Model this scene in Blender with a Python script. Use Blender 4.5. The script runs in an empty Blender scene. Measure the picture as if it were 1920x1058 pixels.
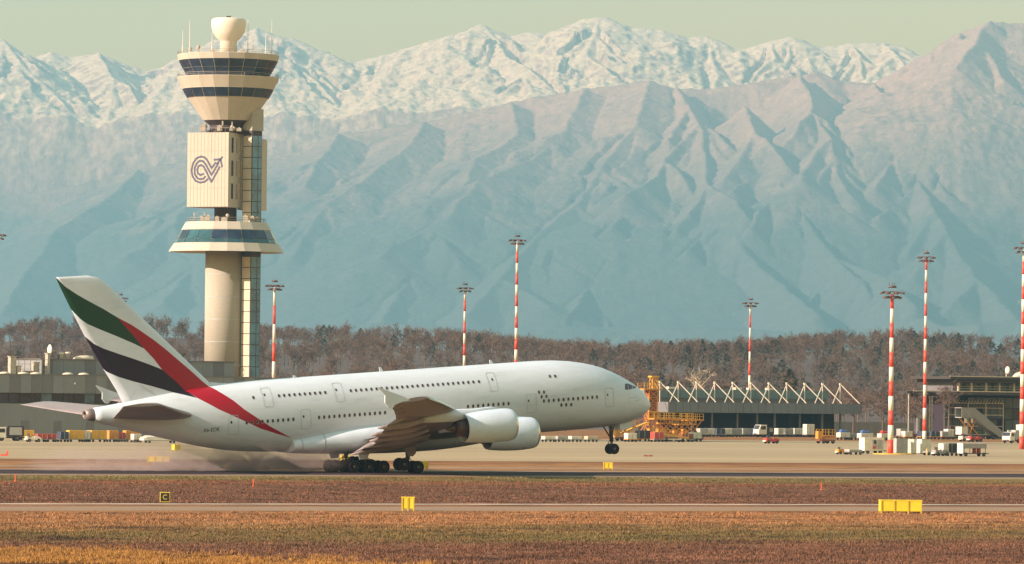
import bpy, bmesh, math, random
import numpy as np
from mathutils import Vector, Matrix

# ------------------------------------------------------------------ scene, camera, sky, sun
scene = bpy.context.scene
R_ = math.radians
FPX, YH, CAMH = 9600.0, 750.0, 8.5          # focal length in photo pixels, horizon row, eye height
ROLL = R_(0.65)
cam_d = bpy.data.cameras.new("camera"); cam = bpy.data.objects.new("camera", cam_d)
scene.collection.objects.link(cam); scene.camera = cam
cam_d.sensor_width = 36.0; cam_d.lens = 36.0 * FPX / 1920.0
cam_d.shift_y = (YH - 529.0) / 1920.0
cam_d.clip_start = 1.0; cam_d.clip_end = 90000.0
cam.matrix_world = Matrix.Translation((0, 0, CAMH)) @ Matrix.Rotation(R_(90), 4, 'X') @ Matrix.Rotation(ROLL, 4, 'Z')

SUN_EL, SUN_AZ = R_(23.5), R_(64.0)          # azimuth: left of the direction that points back to the camera
sun_dir = Vector((-math.sin(SUN_AZ) * math.cos(SUN_EL), -math.cos(SUN_AZ) * math.cos(SUN_EL), math.sin(SUN_EL)))
world = bpy.data.worlds.new("World"); scene.world = world; world.use_nodes = True
wn = world.node_tree; wn.nodes.clear()
w_out = wn.nodes.new("ShaderNodeOutputWorld"); w_bg = wn.nodes.new("ShaderNodeBackground")
w_sky = wn.nodes.new("ShaderNodeTexSky"); w_sky.sky_type = 'NISHITA'; w_sky.sun_disc = False
w_sky.sun_elevation = SUN_EL
w_sky.sun_rotation = math.atan2(sun_dir.x, sun_dir.y)
w_sky.altitude = 200.0; w_sky.air_density = 2.9; w_sky.dust_density = 0.2; w_sky.ozone_density = 1.0
wn.links.new(w_sky.outputs[0], w_bg.inputs[0])
w_bg.inputs[1].default_value = 0.10
wn.links.new(w_bg.outputs[0], w_out.inputs[0])

sun_l = bpy.data.lights.new("sun", 'SUN'); sun_l.energy = 5.0; sun_l.angle = R_(0.53); sun_l.color = (1.0, 0.79, 0.68)
sun = bpy.data.objects.new("sun", sun_l); scene.collection.objects.link(sun)
sun.rotation_euler = (-sun_dir).to_track_quat('-Z', 'Y').to_euler(); sun.location = (-300, -100, 300)

scene.view_settings.view_transform = 'Standard'; scene.view_settings.look = 'None'
scene.view_settings.exposure = 1.05; scene.view_settings.gamma = 1.0
scene.render.engine = 'CYCLES'
scene.cycles.use_denoising = True
scene.cycles.max_bounces = 6; scene.cycles.diffuse_bounces = 3; scene.cycles.glossy_bounces = 3
scene.cycles.transmission_bounces = 4; scene.cycles.transparent_max_bounces = 12; scene.cycles.volume_bounces = 0
scene.cycles.volume_step_rate = 1.0
# ------------------------------------------------------------------ helpers
COL = scene.collection
CT, ST = math.cos(ROLL), math.sin(ROLL)
def level(px, py):
    dx, dy = px - 960.0, py - YH
    return dx * CT + dy * ST, -dx * ST + dy * CT
def P(px, py, D):
    """world point at depth D that stands at photo pixel (px, py)"""
    a, b = level(px, py)
    return Vector((a * D / FPX, D, CAMH - b * D / FPX))
def G(px, D, py=800):
    p = P(px, py, D); return Vector((p.x, D, 0.0))

def link_mesh(name, me, parent=None):
    o = bpy.data.objects.new(name, me); COL.objects.link(o)
    if parent is not None: o.parent = parent
    return o
def tag(o, label=None, cat=None, group=None, kind=None):
    if label: o["label"] = label
    if cat: o["category"] = cat
    if group: o["group"] = group
    if kind: o["kind"] = kind
    return o
def empty(name, loc=(0, 0, 0), rz=0.0, label=None, cat=None, group=None):
    o = bpy.data.objects.new(name, None); COL.objects.link(o)
    o.location = loc; o.rotation_euler = (0, 0, rz); o.empty_display_size = 0.5
    return tag(o, label, cat, group)
def copy_tree(o, parent=None):
    c = o.copy(); COL.objects.link(c); c.parent = parent
    for ch in o.children: copy_tree(ch, c)
    return c
MB_BACK = {}
class MB:
    """collects shapes, then links them as one mesh object"""
    def __init__(self): self.v = []; self.f = []; self.m = []; self.sm = []
    def add(self, vs, fs, mi=0, smooth=False):
        n = len(self.v); self.v += [tuple(p) for p in vs]
        for f in fs:
            self.f.append([i + n for i in f]); self.m.append(mi); self.sm.append(smooth)
        return self
    def box(self, c, s, mi=0, rz=0.0, taper=1.0):
        x, y, z = s[0] / 2, s[1] / 2, s[2] / 2
        vs = []
        for sz in (-1, 1):
            t = 1.0 if sz < 0 else taper
            for sx, sy in ((-1, -1), (1, -1), (1, 1), (-1, 1)):
                px, py = sx * x * t, sy * y * t
                vs.append((c[0] + px * math.cos(rz) - py * math.sin(rz), c[1] + px * math.sin(rz) + py * math.cos(rz), c[2] + sz * z))
        return self.add(vs, [(3, 2, 1, 0), (4, 5, 6, 7), (0, 1, 5, 4), (1, 2, 6, 5), (2, 3, 7, 6), (3, 0, 4, 7)], mi)
    def box2(self, a, b, mi=0):
        return self.box([(a[i] + b[i]) / 2 for i in range(3)], [abs(b[i] - a[i]) for i in range(3)], mi)
    def bar(self, a, b, r, n=4, mi=0, r2=None, smooth=False, caps=True):
        a = Vector(a); b = Vector(b); d = (b - a)
        if d.length < 1e-6: return self
        d.normalize(); up = Vector((0, 0, 1)) if abs(d.z) < 0.95 else Vector((1, 0, 0))
        s = d.cross(up).normalized(); t = s.cross(d)
        r2 = r if r2 is None else r2; vs = []; off = math.pi / n
        for (c, rr) in ((a, r), (b, r2)):
            for k in range(n):
                q = 2 * math.pi * k / n + off
                vs.append(c + (s * math.cos(q) + t * math.sin(q)) * rr)
        fs = [(k, (k + 1) % n, n + (k + 1) % n, n + k) for k in range(n)]
        self.add(vs, fs, mi, smooth)
        if caps: self.add(vs, [tuple(range(n - 1, -1, -1)), tuple(range(n, 2 * n))], mi)
        return self
    def lathe(self, prof, n=24, c=(0, 0, 0), axis='Z', mi=0, smooth=True, a0=0.0, close=True):
        vs = []; m = len(prof)
        for (r, h) in prof:
            for k in range(n):
                q = a0 + 2 * math.pi * k / n; x, y = r * math.cos(q), r * math.sin(q)
                if axis == 'Z': p = (c[0] + x, c[1] + y, c[2] + h)
                elif axis == 'Y': p = (c[0] + x, c[1] + h, c[2] + y)
                else: p = (c[0] + h, c[1] + x, c[2] + y)
                vs.append(p)
        fs = [(i * n + k, i * n + (k + 1) % n, (i + 1) * n + (k + 1) % n, (i + 1) * n + k) for i in range(m - 1) for k in range(n)]
        self.add(vs, fs, mi, smooth)
        if close: self.add([vs[k] for k in range(n)] + [vs[(m - 1) * n + k] for k in range(n)], [tuple(range(n - 1, -1, -1)), tuple(range(n, 2 * n))], mi)
        return self
    def loft(self, rings, mi=0, smooth=True, caps=True):
        n = len(rings[0]); vs = [p for r in rings for p in r]
        fs = [(i * n + k, i * n + (k + 1) % n, (i + 1) * n + (k + 1) % n, (i + 1) * n + k) for i in range(len(rings) - 1) for k in range(n)]
        self.add(vs, fs, mi, smooth)
        if caps:
            self.add(list(rings[0]), [tuple(range(n - 1, -1, -1))], mi); self.add(list(rings[-1]), [tuple(range(n))], mi)
        return self
    def prism(self, poly, y0, y1, mi=0):
        """polygon in x,z pushed from y0 to y1"""
        n = len(poly); vs = [(p[0], y0, p[1]) for p in poly] + [(p[0], y1, p[1]) for p in poly]
        return self.add(vs, [tuple(range(n)), tuple(range(2 * n - 1, n - 1, -1))] + [((k + 1) % n, k, n + k, n + (k + 1) % n) for k in range(n)], mi)
    def mesh(self, name, mats, normals=True):
        me = bpy.data.meshes.new(name)
        me.from_pydata(self.v, [], self.f)
        for m in (mats if isinstance(mats, (list, tuple)) else [mats]): me.materials.append(m)
        me.polygons.foreach_set("material_index", self.m); me.polygons.foreach_set("use_smooth", self.sm)
        if normals:
            bm = bmesh.new(); bm.from_mesh(me)
            if any(self.sm): bmesh.ops.remove_doubles(bm, verts=bm.verts, dist=1e-5)
            bmesh.ops.recalc_face_normals(bm, faces=bm.faces); bm.to_mesh(me); bm.free()
        me.update(); return me
    def build(self, name, mats, parent=None, normals=True, bevel=0.0):
        o = link_mesh(name, self.mesh(name, mats, normals), parent)
        if bevel:
            b = o.modifiers.new("bevel", 'BEVEL'); b.width = bevel; b.segments = 2; b.limit_method = 'ANGLE'; b.angle_limit = R_(40)
        return o

class NT:
    """short-hand for node trees"""
    def __init__(self, name, rough=0.6, metal=0.0):
        self.mat = bpy.data.materials.new(name); self.mat.use_nodes = True
        self.t = self.mat.node_tree; self.b = self.t.nodes["Principled BSDF"]
        self.b.inputs["Roughness"].default_value = rough; self.b.inputs["Metallic"].default_value = metal
        self.tc = self.t.nodes.new("ShaderNodeTexCoord")
    def n(self, ty, **kw):
        nd = self.t.nodes.new(ty)
        for k, v in kw.items(): setattr(nd, k, v)
        return nd
    def l(self, a, b): self.t.links.new(a, b)
    def val(self, sock, x):
        if isinstance(x, (int, float)): sock.default_value = x
        elif isinstance(x, (tuple, list)): sock.default_value = (list(x) + [1])[:4] if len(sock.default_value) == 4 else x
        else: self.l(x, sock)
    def math(self, op, a, b=0.0, c=0.0, clamp=False):
        nd = self.n("ShaderNodeMath", operation=op, use_clamp=clamp)
        for i, x in enumerate((a, b, c)): self.val(nd.inputs[i], x)
        return nd.outputs[0]
    def mix(self, f, a, b, mode='MIX'):
        nd = self.n("ShaderNodeMix", data_type='RGBA', blend_type=mode)
        self.val(nd.inputs[0], f); self.val(nd.inputs[6], a); self.val(nd.inputs[7], b); return nd.outputs[2]
    def noise(self, scale=1.0, detail=4.0, vec=None, rough=0.55, stretch=None, dist=0.0):
        nd = self.n("ShaderNodeTexNoise"); nd.inputs["Scale"].default_value = scale
        nd.inputs["Detail"].default_value = detail; nd.inputs["Roughness"].default_value = rough; nd.inputs["Distortion"].default_value = dist
        v = vec if vec is not None else self.tc.outputs["Object"]
        if stretch is not None:
            mp = self.n("ShaderNodeMapping"); self.l(v, mp.inputs[0]); mp.inputs["Scale"].default_value = stretch; v = mp.outputs[0]
        self.l(v, nd.inputs["Vector"]); return nd.outputs[0]
    def ramp(self, f, stops, interp='LINEAR'):
        nd = self.n("ShaderNodeValToRGB"); nd.color_ramp.interpolation = interp; e = nd.color_ramp.elements
        while len(e) < len(stops): e.new(0.5)
        for i, (p, c) in enumerate(stops): e[i].position = p; e[i].color = (c, c, c, 1) if isinstance(c, (int, float)) else (*c[:3], 1)
        self.val(nd.inputs[0], f); return nd.outputs[0]
    def range(self, x, a, b, c=0.0, d=1.0):
        nd = self.n("ShaderNodeMapRange"); self.val(nd.inputs[0], x)
        for i, q in enumerate((a, b, c, d)): nd.inputs[i + 1].default_value = q
        return nd.outputs[0]
    def bump(self, h, strength=0.3, dist=0.02):
        nd = self.n("ShaderNodeBump"); nd.inputs["Strength"].default_value = strength; nd.inputs["Distance"].default_value = dist
        self.l(h, nd.inputs["Height"]); self.l(nd.outputs[0], self.b.inputs["Normal"])
    def color(self, c): self.val(self.b.inputs["Base Color"], c); return self.mat
    def emit_off(self): return self.mat

MATS = {}
def mat(name, col, rough=0.6, metal=0.0, var=0.12, scale=1.2, streak=False, bump=0.0):
    """painted or plain surface with a little dirt and tone variation"""
    if name in MATS: return MATS[name]
    t = NT(name, rough, metal)
    st = (1.0, 1.0, 0.18) if streak else None
    n1 = t.noise(scale, 5.0, stretch=st); n2 = t.noise(scale * 7.3, 3.0)
    f = t.math('ADD', t.math('MULTIPLY', n1, 0.7), t.math('MULTIPLY', n2, 0.3))
    lo = tuple(max(0.0, c * (1 - var * 1.6)) for c in col); hi = tuple(min(1.0, c * (1 + var)) for c in col)
    t.color(t.ramp(f, [(0.3, lo), (0.7, hi)]))
    t.l(t.range(n1, 0.3, 0.7, max(0.02, rough - 0.08), min(1.0, rough + 0.1)), t.b.inputs["Roughness"])
    if bump: t.bump(f, bump, 0.02)
    MATS[name] = t.mat; return t.mat
# ------------------------------------------------------------------ ground, runway, taxiways, apron
YAW = R_(27.0)                                   # the airfield runs 27 degrees off the picture plane
RX, RY = (727 - 960) * 588 / FPX, 588.0          # a point of the runway, under the aircraft
HD = Vector((math.cos(YAW), math.sin(YAW), 0)); ND = Vector((-math.sin(YAW), math.cos(YAW), 0))
def A(s, t, z=0.0):
    """airfield point: s metres along the runway, t metres across it, away from the camera"""
    return Vector((RX, RY, z)) + HD * s + ND * t
def strip(name, t0, t1, z, m, s0=-1500, s1=2600, label=None):
    mb = MB(); mb.add([A(s0, t0, z), A(s1, t0, z), A(s1, t1, z), A(s0, t1, z)], [(0, 1, 2, 3)])
    o = mb.build(name, m); o["kind"] = "structure"; return o

def airfield_coords(t):
    """s and t of a shading point"""
    sp = t.n("ShaderNodeSeparateXYZ"); t.l(t.tc.outputs["Object"], sp.inputs[0])
    x = t.math('SUBTRACT', sp.outputs[0], RX); y = t.math('SUBTRACT', sp.outputs[1], RY)
    s = t.math('ADD', t.math('MULTIPLY', x, math.cos(YAW)), t.math('MULTIPLY', y, math.sin(YAW)))
    tt = t.math('ADD', t.math('MULTIPLY', x, -math.sin(YAW)), t.math('MULTIPLY', y, math.cos(YAW)))
    cb = t.n("ShaderNodeCombineXYZ"); t.l(s, cb.inputs[0]); t.l(tt, cb.inputs[1])
    return s, tt, cb.outputs[0]

tan = (0.285, 0.132, 0.052); heath = (0.135, 0.060, 0.033); olive = (0.130, 0.088, 0.028); rust = (0.21, 0.080, 0.034)
GROUND_BANDS = [(-320, heath), (-262, heath), (-248, olive), (-232, olive), (-222, tan), (-190, tan), (-160, rust), (-150, heath),
         (-85, heath), (-68, rust), (-58, olive), (-26, (0.20, 0.150, 0.045)), (24, tan), (44, (0.34, 0.17, 0.07)), (70, tan), (98, rust), (140, tan), (420, tan)]
def ground_material():
    t = NT("dry_heath", 0.95); t.b.inputs["Specular IOR Level"].default_value = 0.1; s, tt, vec = airfield_coords(t)
    n1 = t.noise(0.035, 6.0, vec, stretch=(0.35, 1, 1)); n2 = t.noise(0.35, 5.0, vec, stretch=(0.4, 1, 1)); n3 = t.noise(3.0, 4.0, vec)
    w = t.math('MULTIPLY', t.math('SUBTRACT', n1, 0.5), 58.0)
    tw = t.math('ADD', tt, w)
    f = t.range(tw, -320, 420)
    base = t.ramp(f, [((a + 320) / 740.0, c) for a, c in GROUND_BANDS])
    n5 = t.noise(0.22, 5.0, vec, stretch=(0.30, 1, 1), rough=0.6); base = t.mix(t.math('MULTIPLY', t.range(n5, 0.55, 0.66), 0.75), base, (0.050, 0.020, 0.015))
    patch = t.ramp(n2, [(0.36, 0.45), (0.52, 1.0), (0.68, 1.3)])
    c = t.mix(1.0, base, patch, 'MULTIPLY')
    n4 = t.noise(0.16, 6.0, vec, stretch=(0.22, 1, 1), rough=0.65)
    c = t.mix(t.math('MULTIPLY', t.range(n4, 0.50, 0.66), 0.40), c, (0.21, 0.095, 0.045))
    fine = t.ramp(n3, [(0.3, 0.62), (0.7, 1.25)])
    c = t.mix(0.8, c, fine, 'MULTIPLY')
    t.bump(n3, 0.6, 0.15)
    return t.color(c)
def concrete_material(name, a, b, joint=7.5, crack=0.2):
    t = NT(name, 0.9); t.b.inputs["Specular IOR Level"].default_value = 0.15; s, tt, vec = airfield_coords(t)
    n1 = t.noise(0.02, 6.0, vec, stretch=(0.12, 1, 1)); n2 = t.noise(0.6, 5.0, vec, stretch=(0.15, 1, 1))
    c = t.ramp(t.math('ADD', t.math('MULTIPLY', n1, 0.7), t.math('MULTIPLY', n2, 0.3)), [(0.34, a), (0.64, b)])
    for src in (s, tt):
        m = t.math('PINGPONG', src, joint); j = t.math('LESS_THAN', m, 0.06)
        c = t.mix(t.math('MULTIPLY', j, 0.45), c, (0.08, 0.06, 0.05))
    return t.color(c)
def asphalt_material(name, a, b):
    t = NT(name, 0.9); t.b.inputs["Specular IOR Level"].default_value = 0.1; s, tt, vec = airfield_coords(t)
    n1 = t.noise(0.05, 6.0, vec, stretch=(0.06, 1, 1)); n2 = t.noise(2.0, 5.0, vec, stretch=(0.2, 1, 1))
    c = t.ramp(t.math('ADD', t.math('MULTIPLY', n1, 0.65), t.math('MULTIPLY', n2, 0.35)), [(0.32, a), (0.66, b)])
    t.bump(n2, 0.2, 0.01)
    return t.color(c)

M_ground = ground_material()
M_runway = asphalt_material("runway_asphalt", (0.020, 0.009, 0.013), (0.052, 0.030, 0.033))
M_taxi = asphalt_material("taxiway_asphalt", (0.20, 0.125, 0.080), (0.31, 0.205, 0.13))
M_apron = concrete_material("apron_concrete", (0.26, 0.185, 0.105), (0.40, 0.30, 0.175))
M_line = mat("runway_paint", (0.44, 0.35, 0.26), 0.8, var=0.35, scale=0.25)

mb = MB(); mb.add([(-4400, -150, 0), (4400, -150, 0), (4400, 25900, 0), (-4400, 25900, 0)], [(0, 1, 2, 3)])
g = mb.build("ground", M_ground); g["kind"] = "structure"
strip("runway", -20, 11, 0.008, M_runway)
strip("runway_shoulder", -28, -20, 0.004, M_taxi); strip("runway_shoulder", 11, 17, 0.004, M_taxi)
strip("runway_edge_line", -19.4, -18.6, 0.012, M_line); strip("runway_edge_line", 9.8, 10.6, 0.012, M_line)
strip("taxiway", -181, -168, 0.004, M_taxi); strip("taxiway_edge_line", -166.0, -165.6, 0.004, M_line)
strip("service_road", -160.5, -157.5, 0.004, M_line)
strip("taxiway_far", 33, 43, 0.004, M_taxi)
strip("apron", 100, 470, 0.004, M_apron)

# ------------------------------------------------------------------ noise on arrays
def vnoise(x, y, seed=0):
    xi = np.floor(x).astype(np.int64); yi = np.floor(y).astype(np.int64); xf = x - xi; yf = y - yi
    def hsh(a, b):
        h = (a * 374761393 + b * 668265263 + seed * 974634541) & 0xffffffff
        h = ((h ^ (h >> 13)) * 1274126177) & 0xffffffff
        h = h ^ (h >> 16); q = (h & 0xffff) / 65535.0 * 2 * math.pi
        return np.cos(q), np.sin(q)
    u = xf * xf * xf * (xf * (xf * 6 - 15) + 10); v = yf * yf * yf * (yf * (yf * 6 - 15) + 10)
    def d(ox, oy):
        cx, cy = hsh(xi + ox, yi + oy); return cx * (xf - ox) + cy * (yf - oy)
    a = d(0, 0) * (1 - u) + d(1, 0) * u; b = d(0, 1) * (1 - u) + d(1, 1) * u
    return (a * (1 - v) + b * v) * 1.4
def fbm(x, y, oct=5, seed=0, gain=0.5, ridged=False):
    s = np.zeros_like(x); amp = 1.0; f = 1.0; tot = 0
    for k in range(oct):
        n = vnoise(x * f + 17.3 * k, y * f - 9.1 * k, seed + k)
        s += amp * ((1 - np.abs(n) * 2) if ridged else n); tot += amp; amp *= gain; f *= 2.03
    return s / tot

# ------------------------------------------------------------------ mountains: ridge lines with falling flanks
def ridge_height(X, Y, xs, ys, lines, floor):
    Z = np.full(X.shape, -1e9); DD = np.full(X.shape, 1e9)
    for pts, k, pw in lines:
        w = [P(px, py, d * 1000.0) for px, py, d in pts]; mg = pw * 1.6 + 200.0
        for a, b in zip(w[:-1], w[1:]):
            i0, i1 = np.searchsorted(xs, (min(a.x, b.x) - mg, max(a.x, b.x) + mg)); j0, j1 = np.searchsorted(ys, (min(a.y, b.y) - mg, max(a.y, b.y) + mg))
            if i1 <= i0 or j1 <= j0: continue
            sl = (slice(j0, j1), slice(i0, i1)); x, y = X[sl], Y[sl]
            dx, dy = b.x - a.x, b.y - a.y; L2 = dx * dx + dy * dy + 1e-9
            t = np.clip(((x - a.x) * dx + (y - a.y) * dy) / L2, 0, 1)
            dist = np.hypot(x - (a.x + t * dx), y - (a.y + t * dy))
            h = a.z + t * (b.z - a.z) - k * dist * (1.0 - 0.35 * np.clip(dist / pw, 0, 1))
            m = h > Z[sl]; Z[sl] = np.where(m, h, Z[sl]); DD[sl] = np.where(m, dist, DD[sl])
    return np.maximum(Z, floor), DD
def mountain(name, lines, x0, x1, nx, y0, y1, ny, material, floor, seed, rough, gully):
    xs = np.linspace(x0, x1, nx); ys = np.linspace(y0, y1, ny); X, Y = np.meshgrid(xs, ys)
    wx = fbm(X / 900, Y / 900, 4, seed) * 45 + fbm(X / 170, Y / 170, 3, seed + 20) * 14
    wy = fbm(X / 900 + 50, Y / 900, 4, seed + 5) * 90 + fbm(X / 170, Y / 170 + 9, 3, seed + 25) * 14
    fl = floor(X, Y)
    Z, DD = ridge_height(X + wx, Y + wy, xs, ys, lines, fl)
    amp = np.clip(DD / 260, 0.10, 1.0)
    low = 0.35 + 0.65 * np.clip((Z - 350.0) / 800.0, 0, 1); amp = amp * low
    Z = Z + amp * gully * fbm(X / 230 + wx / 400, Y / 900, 5, seed + 40, 0.55, True)
    Z = Z + amp * rough * fbm(X / 420, Y / 420, 6, seed + 60, 0.55, True) + low * rough * 0.22 * fbm(X / 60, Y / 60, 4, seed + 80, 0.6, True)
    edge = np.clip((Y - y0) / 900.0, 0, 1); Z = Z * edge - 2 * (1 - edge)
    V = np.stack([X, Y, Z], -1).reshape(-1, 3)
    i = np.arange((ny - 1) * nx).reshape(ny - 1, nx)[:, :-1].ravel()
    Fq = np.stack([i, i + 1, i + nx + 1, i + nx], -1)
    me = bpy.data.meshes.new(name); me.vertices.add(len(V)); me.vertices.foreach_set("co", V.ravel().astype(np.float32))
    me.loops.add(Fq.size); me.loops.foreach_set("vertex_index", Fq.ravel().astype(np.int32))
    me.polygons.add(len(Fq)); me.polygons.foreach_set("loop_start", (np.arange(len(Fq)) * 4).astype(np.int32))
    me.polygons.foreach_set("use_smooth", np.ones(len(Fq), bool))
    me.update(calc_edges=True); me.materials.append(material)
    o = link_mesh(name, me); o["kind"] = "structure"; return o
def mountain_material(name, snow_lo, snow_hi, forest, rock, snow=(0.97, 0.66, 0.39), snow_amt=1.0, lo=600, hi=1300):
    t = NT(name, 0.95)
    sp = t.n("ShaderNodeSeparateXYZ"); t.l(t.tc.outputs["Object"], sp.inputs[0])
    geo = t.n("ShaderNodeNewGeometry"); ng = t.n("ShaderNodeSeparateXYZ"); t.l(geo.outputs["Normal"], ng.inputs[0])
    n1 = t.noise(0.004, 6.0); n2 = t.noise(0.022, 6.0, rough=0.7); n3 = t.noise(0.0012, 4.0)
    z = t.math('ADD', sp.outputs[2], t.math('MULTIPLY', t.math('SUBTRACT', n1, 0.5), 700.0))
    c = t.mix(t.range(z, lo, hi), forest, rock)
    c = t.mix(0.7, c, t.ramp(n2, [(0.3, 0.55), (0.7, 1.35)]), 'MULTIPLY')
    s = t.range(z, snow_lo, snow_hi)
    steep = t.range(ng.outputs[2], 0.70, 0.84); speck = t.ramp(n2, [(0.46, 0.0), (0.57, 1.0)])
    s = t.math('MULTIPLY', t.math('MULTIPLY', s, snow_amt), t.math('ADD', t.math('MULTIPLY', steep, 0.75), t.math('MULTIPLY', speck, 0.35)), clamp=True)
    c = t.mix(s, c, snow)
    t.bump(t.math('ADD', n2, n1), 0.9, 14.0)
    return t.color(c)
rnd = random.Random(5)
BACK, FRONT = 27.6, 25.5
sky_line = [(-260, 120), (-120, 90), (-40, 84), (40, 112), (95, 95), (135, 106), (180, 97), (230, 116), (300, 138), (350, 118), (420, 82), (480, 50), (505, 62), (560, 75), (610, 100), (665, 116), (720, 101), (800, 75), (870, 56), (900, 42), (960, 66), (1000, 58), (1030, 65), (1060, 50), (1100, 33), (1135, 30), (1180, 48), (1240, 55), (1290, 70), (1325, 65), (1352, 92), (1400, 90), (1450, 76), (1490, 68), (1540, 86), (1600, 80), (1660, 80), (1700, 86), (1725, 103), (1800, 110), (2000, 100), (2200, 120)]
back_lines = [([(x, y + 4, BACK) for x, y in sky_line], 0.62, 1500.0)]
for x, y in [(40, 112), (95, 95), (180, 97), (300, 138), (480, 50), (560, 75), (720, 101), (800, 75), (900, 42), (1000, 58), (1060, 50), (1120, 31), (1180, 48), (1290, 70), (1325, 65), (1450, 76), (1490, 68), (1600, 80), (1660, 80)]:
    px, py, d = x, y + 4, BACK; pts = [(px, py, d)]; lean = rnd.uniform(-1, 1.2)
    for k in range(5):
        px += lean * 26 + rnd.uniform(-16, 16); py += rnd.uniform(20, 44); d -= rnd.uniform(0.14, 0.30); pts.append((px, py, d))
    back_lines.append((pts, rnd.uniform(0.72, 0.95), 900.0))
# the snowy left massif in front of the tower
for pts in ([(-60, 60, 27.09), (5, 76, 27.05), (40, 118, 26.84), (90, 165, 26.63), (110, 225, 26.42), (150, 290, 26.17)],
            [(180, 100, 27.26), (215, 150, 26.92), (200, 205, 26.67), (255, 262, 26.38)],
            [(300, 140, 27.39), (330, 190, 27.01), (390, 250, 26.63)],
            [(480, 54, 27.60), (540, 120, 27.26), (600, 160, 26.92), (640, 205, 26.59)],
            [(60, 190, 26.59), (0, 240, 26.38), (60, 300, 26.13)]):
    back_lines.append((pts, 0.8, 1000.0))
for x0_, y0_, dx_ in ((-30, 190, 10), (35, 205, -14), (120, 170, 18), (190, 190, -8), (270, 175, 16), (345, 215, -12), (420, 160, 14), (520, 150, -10), (590, 165, 14), (660, 170, -12), (740, 165, 10), (830, 150, 12)):
    rr_ = random.Random(x0_); back_lines.append(([(x0_ + dx_ * k + rr_.uniform(-10, 10), y0_ + 34 * k + rr_.uniform(-6, 6), 27.05 - 0.27 * k) for k in range(6)], 0.9, 700.0))
crest = [(-260, 400), (-100, 385), (0, 366), (120, 350), (260, 318), (350, 300), (480, 306), (560, 285), (635, 250), (720, 240), (800, 228), (900, 206), (1000, 182), (1100, 166), (1220, 150), (1270, 166), (1330, 166), (1400, 158), (1500, 140), (1540, 133), (1590, 152), (1640, 155), (1700, 122), (1745, 98), (1800, 62), (1855, 38), (1920, 44), (2000, 60), (2200, 40)]
front_lines = [([(x, y + 3, FRONT) for x, y in crest], 0.92, 1500.0)]
spurs = [
    [(1399, 200, 24.6), (1420, 250, 24.2), (1444, 296, 23.8), (1474, 357, 23.3), (1517, 417, 22.8), (1571, 484, 22.2), (1668, 526, 21.6), (1720, 575, 21.0)],
    [(1270, 166, 25.4), (1290, 200, 25.0), (1311, 233, 24.5), (1320, 290, 24.0), (1326, 345, 23.5), (1350, 400, 23.0), (1400, 470, 22.4), (1470, 540, 21.8), (1540, 590, 21.1)],
    [(1500, 142, 25.4), (1523, 209, 24.6), (1553, 260, 24.1), (1565, 302, 23.8), (1577, 330, 23.5), (1592, 370, 23.1)],
    [(1640, 158, 25.4), (1680, 224, 24.6), (1707, 278, 24.1), (1722, 339, 23.6), (1746, 393, 23.1), (1771, 436, 22.7), (1831, 520, 22.0), (1867, 552, 21.6), (1900, 590, 21.0)],
    [(1855, 40, 25.45), (1840, 52, 25.4), (1846, 80, 25.32), (1873, 115, 25.22), (1867, 148, 25.1), (1905, 200, 24.8), (1950, 290, 24.2), (1965, 400, 23.3), (1985, 500, 22.4), (2060, 580, 21.4)],
    [(1745, 100, 25.45), (1762, 160, 25.2), (1775, 215, 24.9), (1800, 270, 24.6)],
    [(1800, 64, 25.45), (1815, 130, 25.25), (1845, 190, 24.95), (1850, 260, 24.6), (1880, 330, 24.2)],
    [(1220, 152, 25.4), (1190, 235, 24.6), (1120, 320, 24.0), (1080, 385, 23.4), (1000, 450, 22.8), (940, 520, 22.0), (880, 590, 21.2)],
    [(1311, 233, 24.5), (1240, 300, 24.0), (1200, 370, 23.5), (1170, 450, 22.8), (1100, 540, 22.0), (1060, 600, 21.2)],
    [(1100, 168, 25.4), (1060, 240, 24.8), (1000, 300, 24.2), (900, 340, 23.6), (840, 410, 23.0)],
    [(960, 194, 25.4), (965, 255, 24.8), (900, 300, 24.2), (860, 365, 23.6), (800, 430, 23.0), (770, 520, 22.2), (720, 600, 21.2)],
    [(800, 230, 25.4), (760, 285, 24.8), (690, 330, 24.3), (600, 400, 23.6), (540, 480, 22.8)],
    [(635, 252, 25.4), (600, 300, 24.8), (570, 350, 24.2)],
    [(350, 302, 25.4), (372, 360, 24.6), (330, 420, 23.8), (360, 500, 23.0), (300, 570, 22.0)],
    [(260, 320, 25.4), (200, 370, 24.8), (110, 430, 24.0), (60, 500, 23.0), (10, 590, 21.6)],
    [(560, 287, 25.4), (580, 340, 24.6), (560, 430, 23.8), (600, 510, 22.8)],
    [(1700, 600, 20.6), (1770, 590, 20.4), (1840, 566, 20.3), (1920, 556, 20.3), (2100, 540, 20.3)],
    [(-100, 575, 20.4), (0, 585, 20.4), (70, 606, 20.4), (140, 626, 20.4)],
    [(560, 625, 20.5), (700, 606, 20.6), (820, 612, 20.5), (1000, 628, 20.5), (1180, 620, 20.6), (1330, 612, 20.6), (1500, 625, 20.5)],
]
def side_ridges(src, seed, n_pts, wx, wy, wd, prob, k, pw):
    r = random.Random(seed); out = []
    for line in src:
        for px, py, d in line[1:-1] if len(line) > 2 else line:
            for sg in (-1, 1):
                if r.random() > prob: continue
                x, y, q = px, py + 2, d; pts = [(x, y, q)]
                for _ in range(n_pts): x += sg * r.uniform(*wx); y += r.uniform(*wy); q -= r.uniform(*wd); pts.append((x, y, q))
                out.append((pts, k * r.uniform(0.85, 1.15), pw))
    return out
for s_ in spurs: front_lines.append((s_, 0.95 if s_[0][0] > 1225 else 0.58, 950.0))
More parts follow.
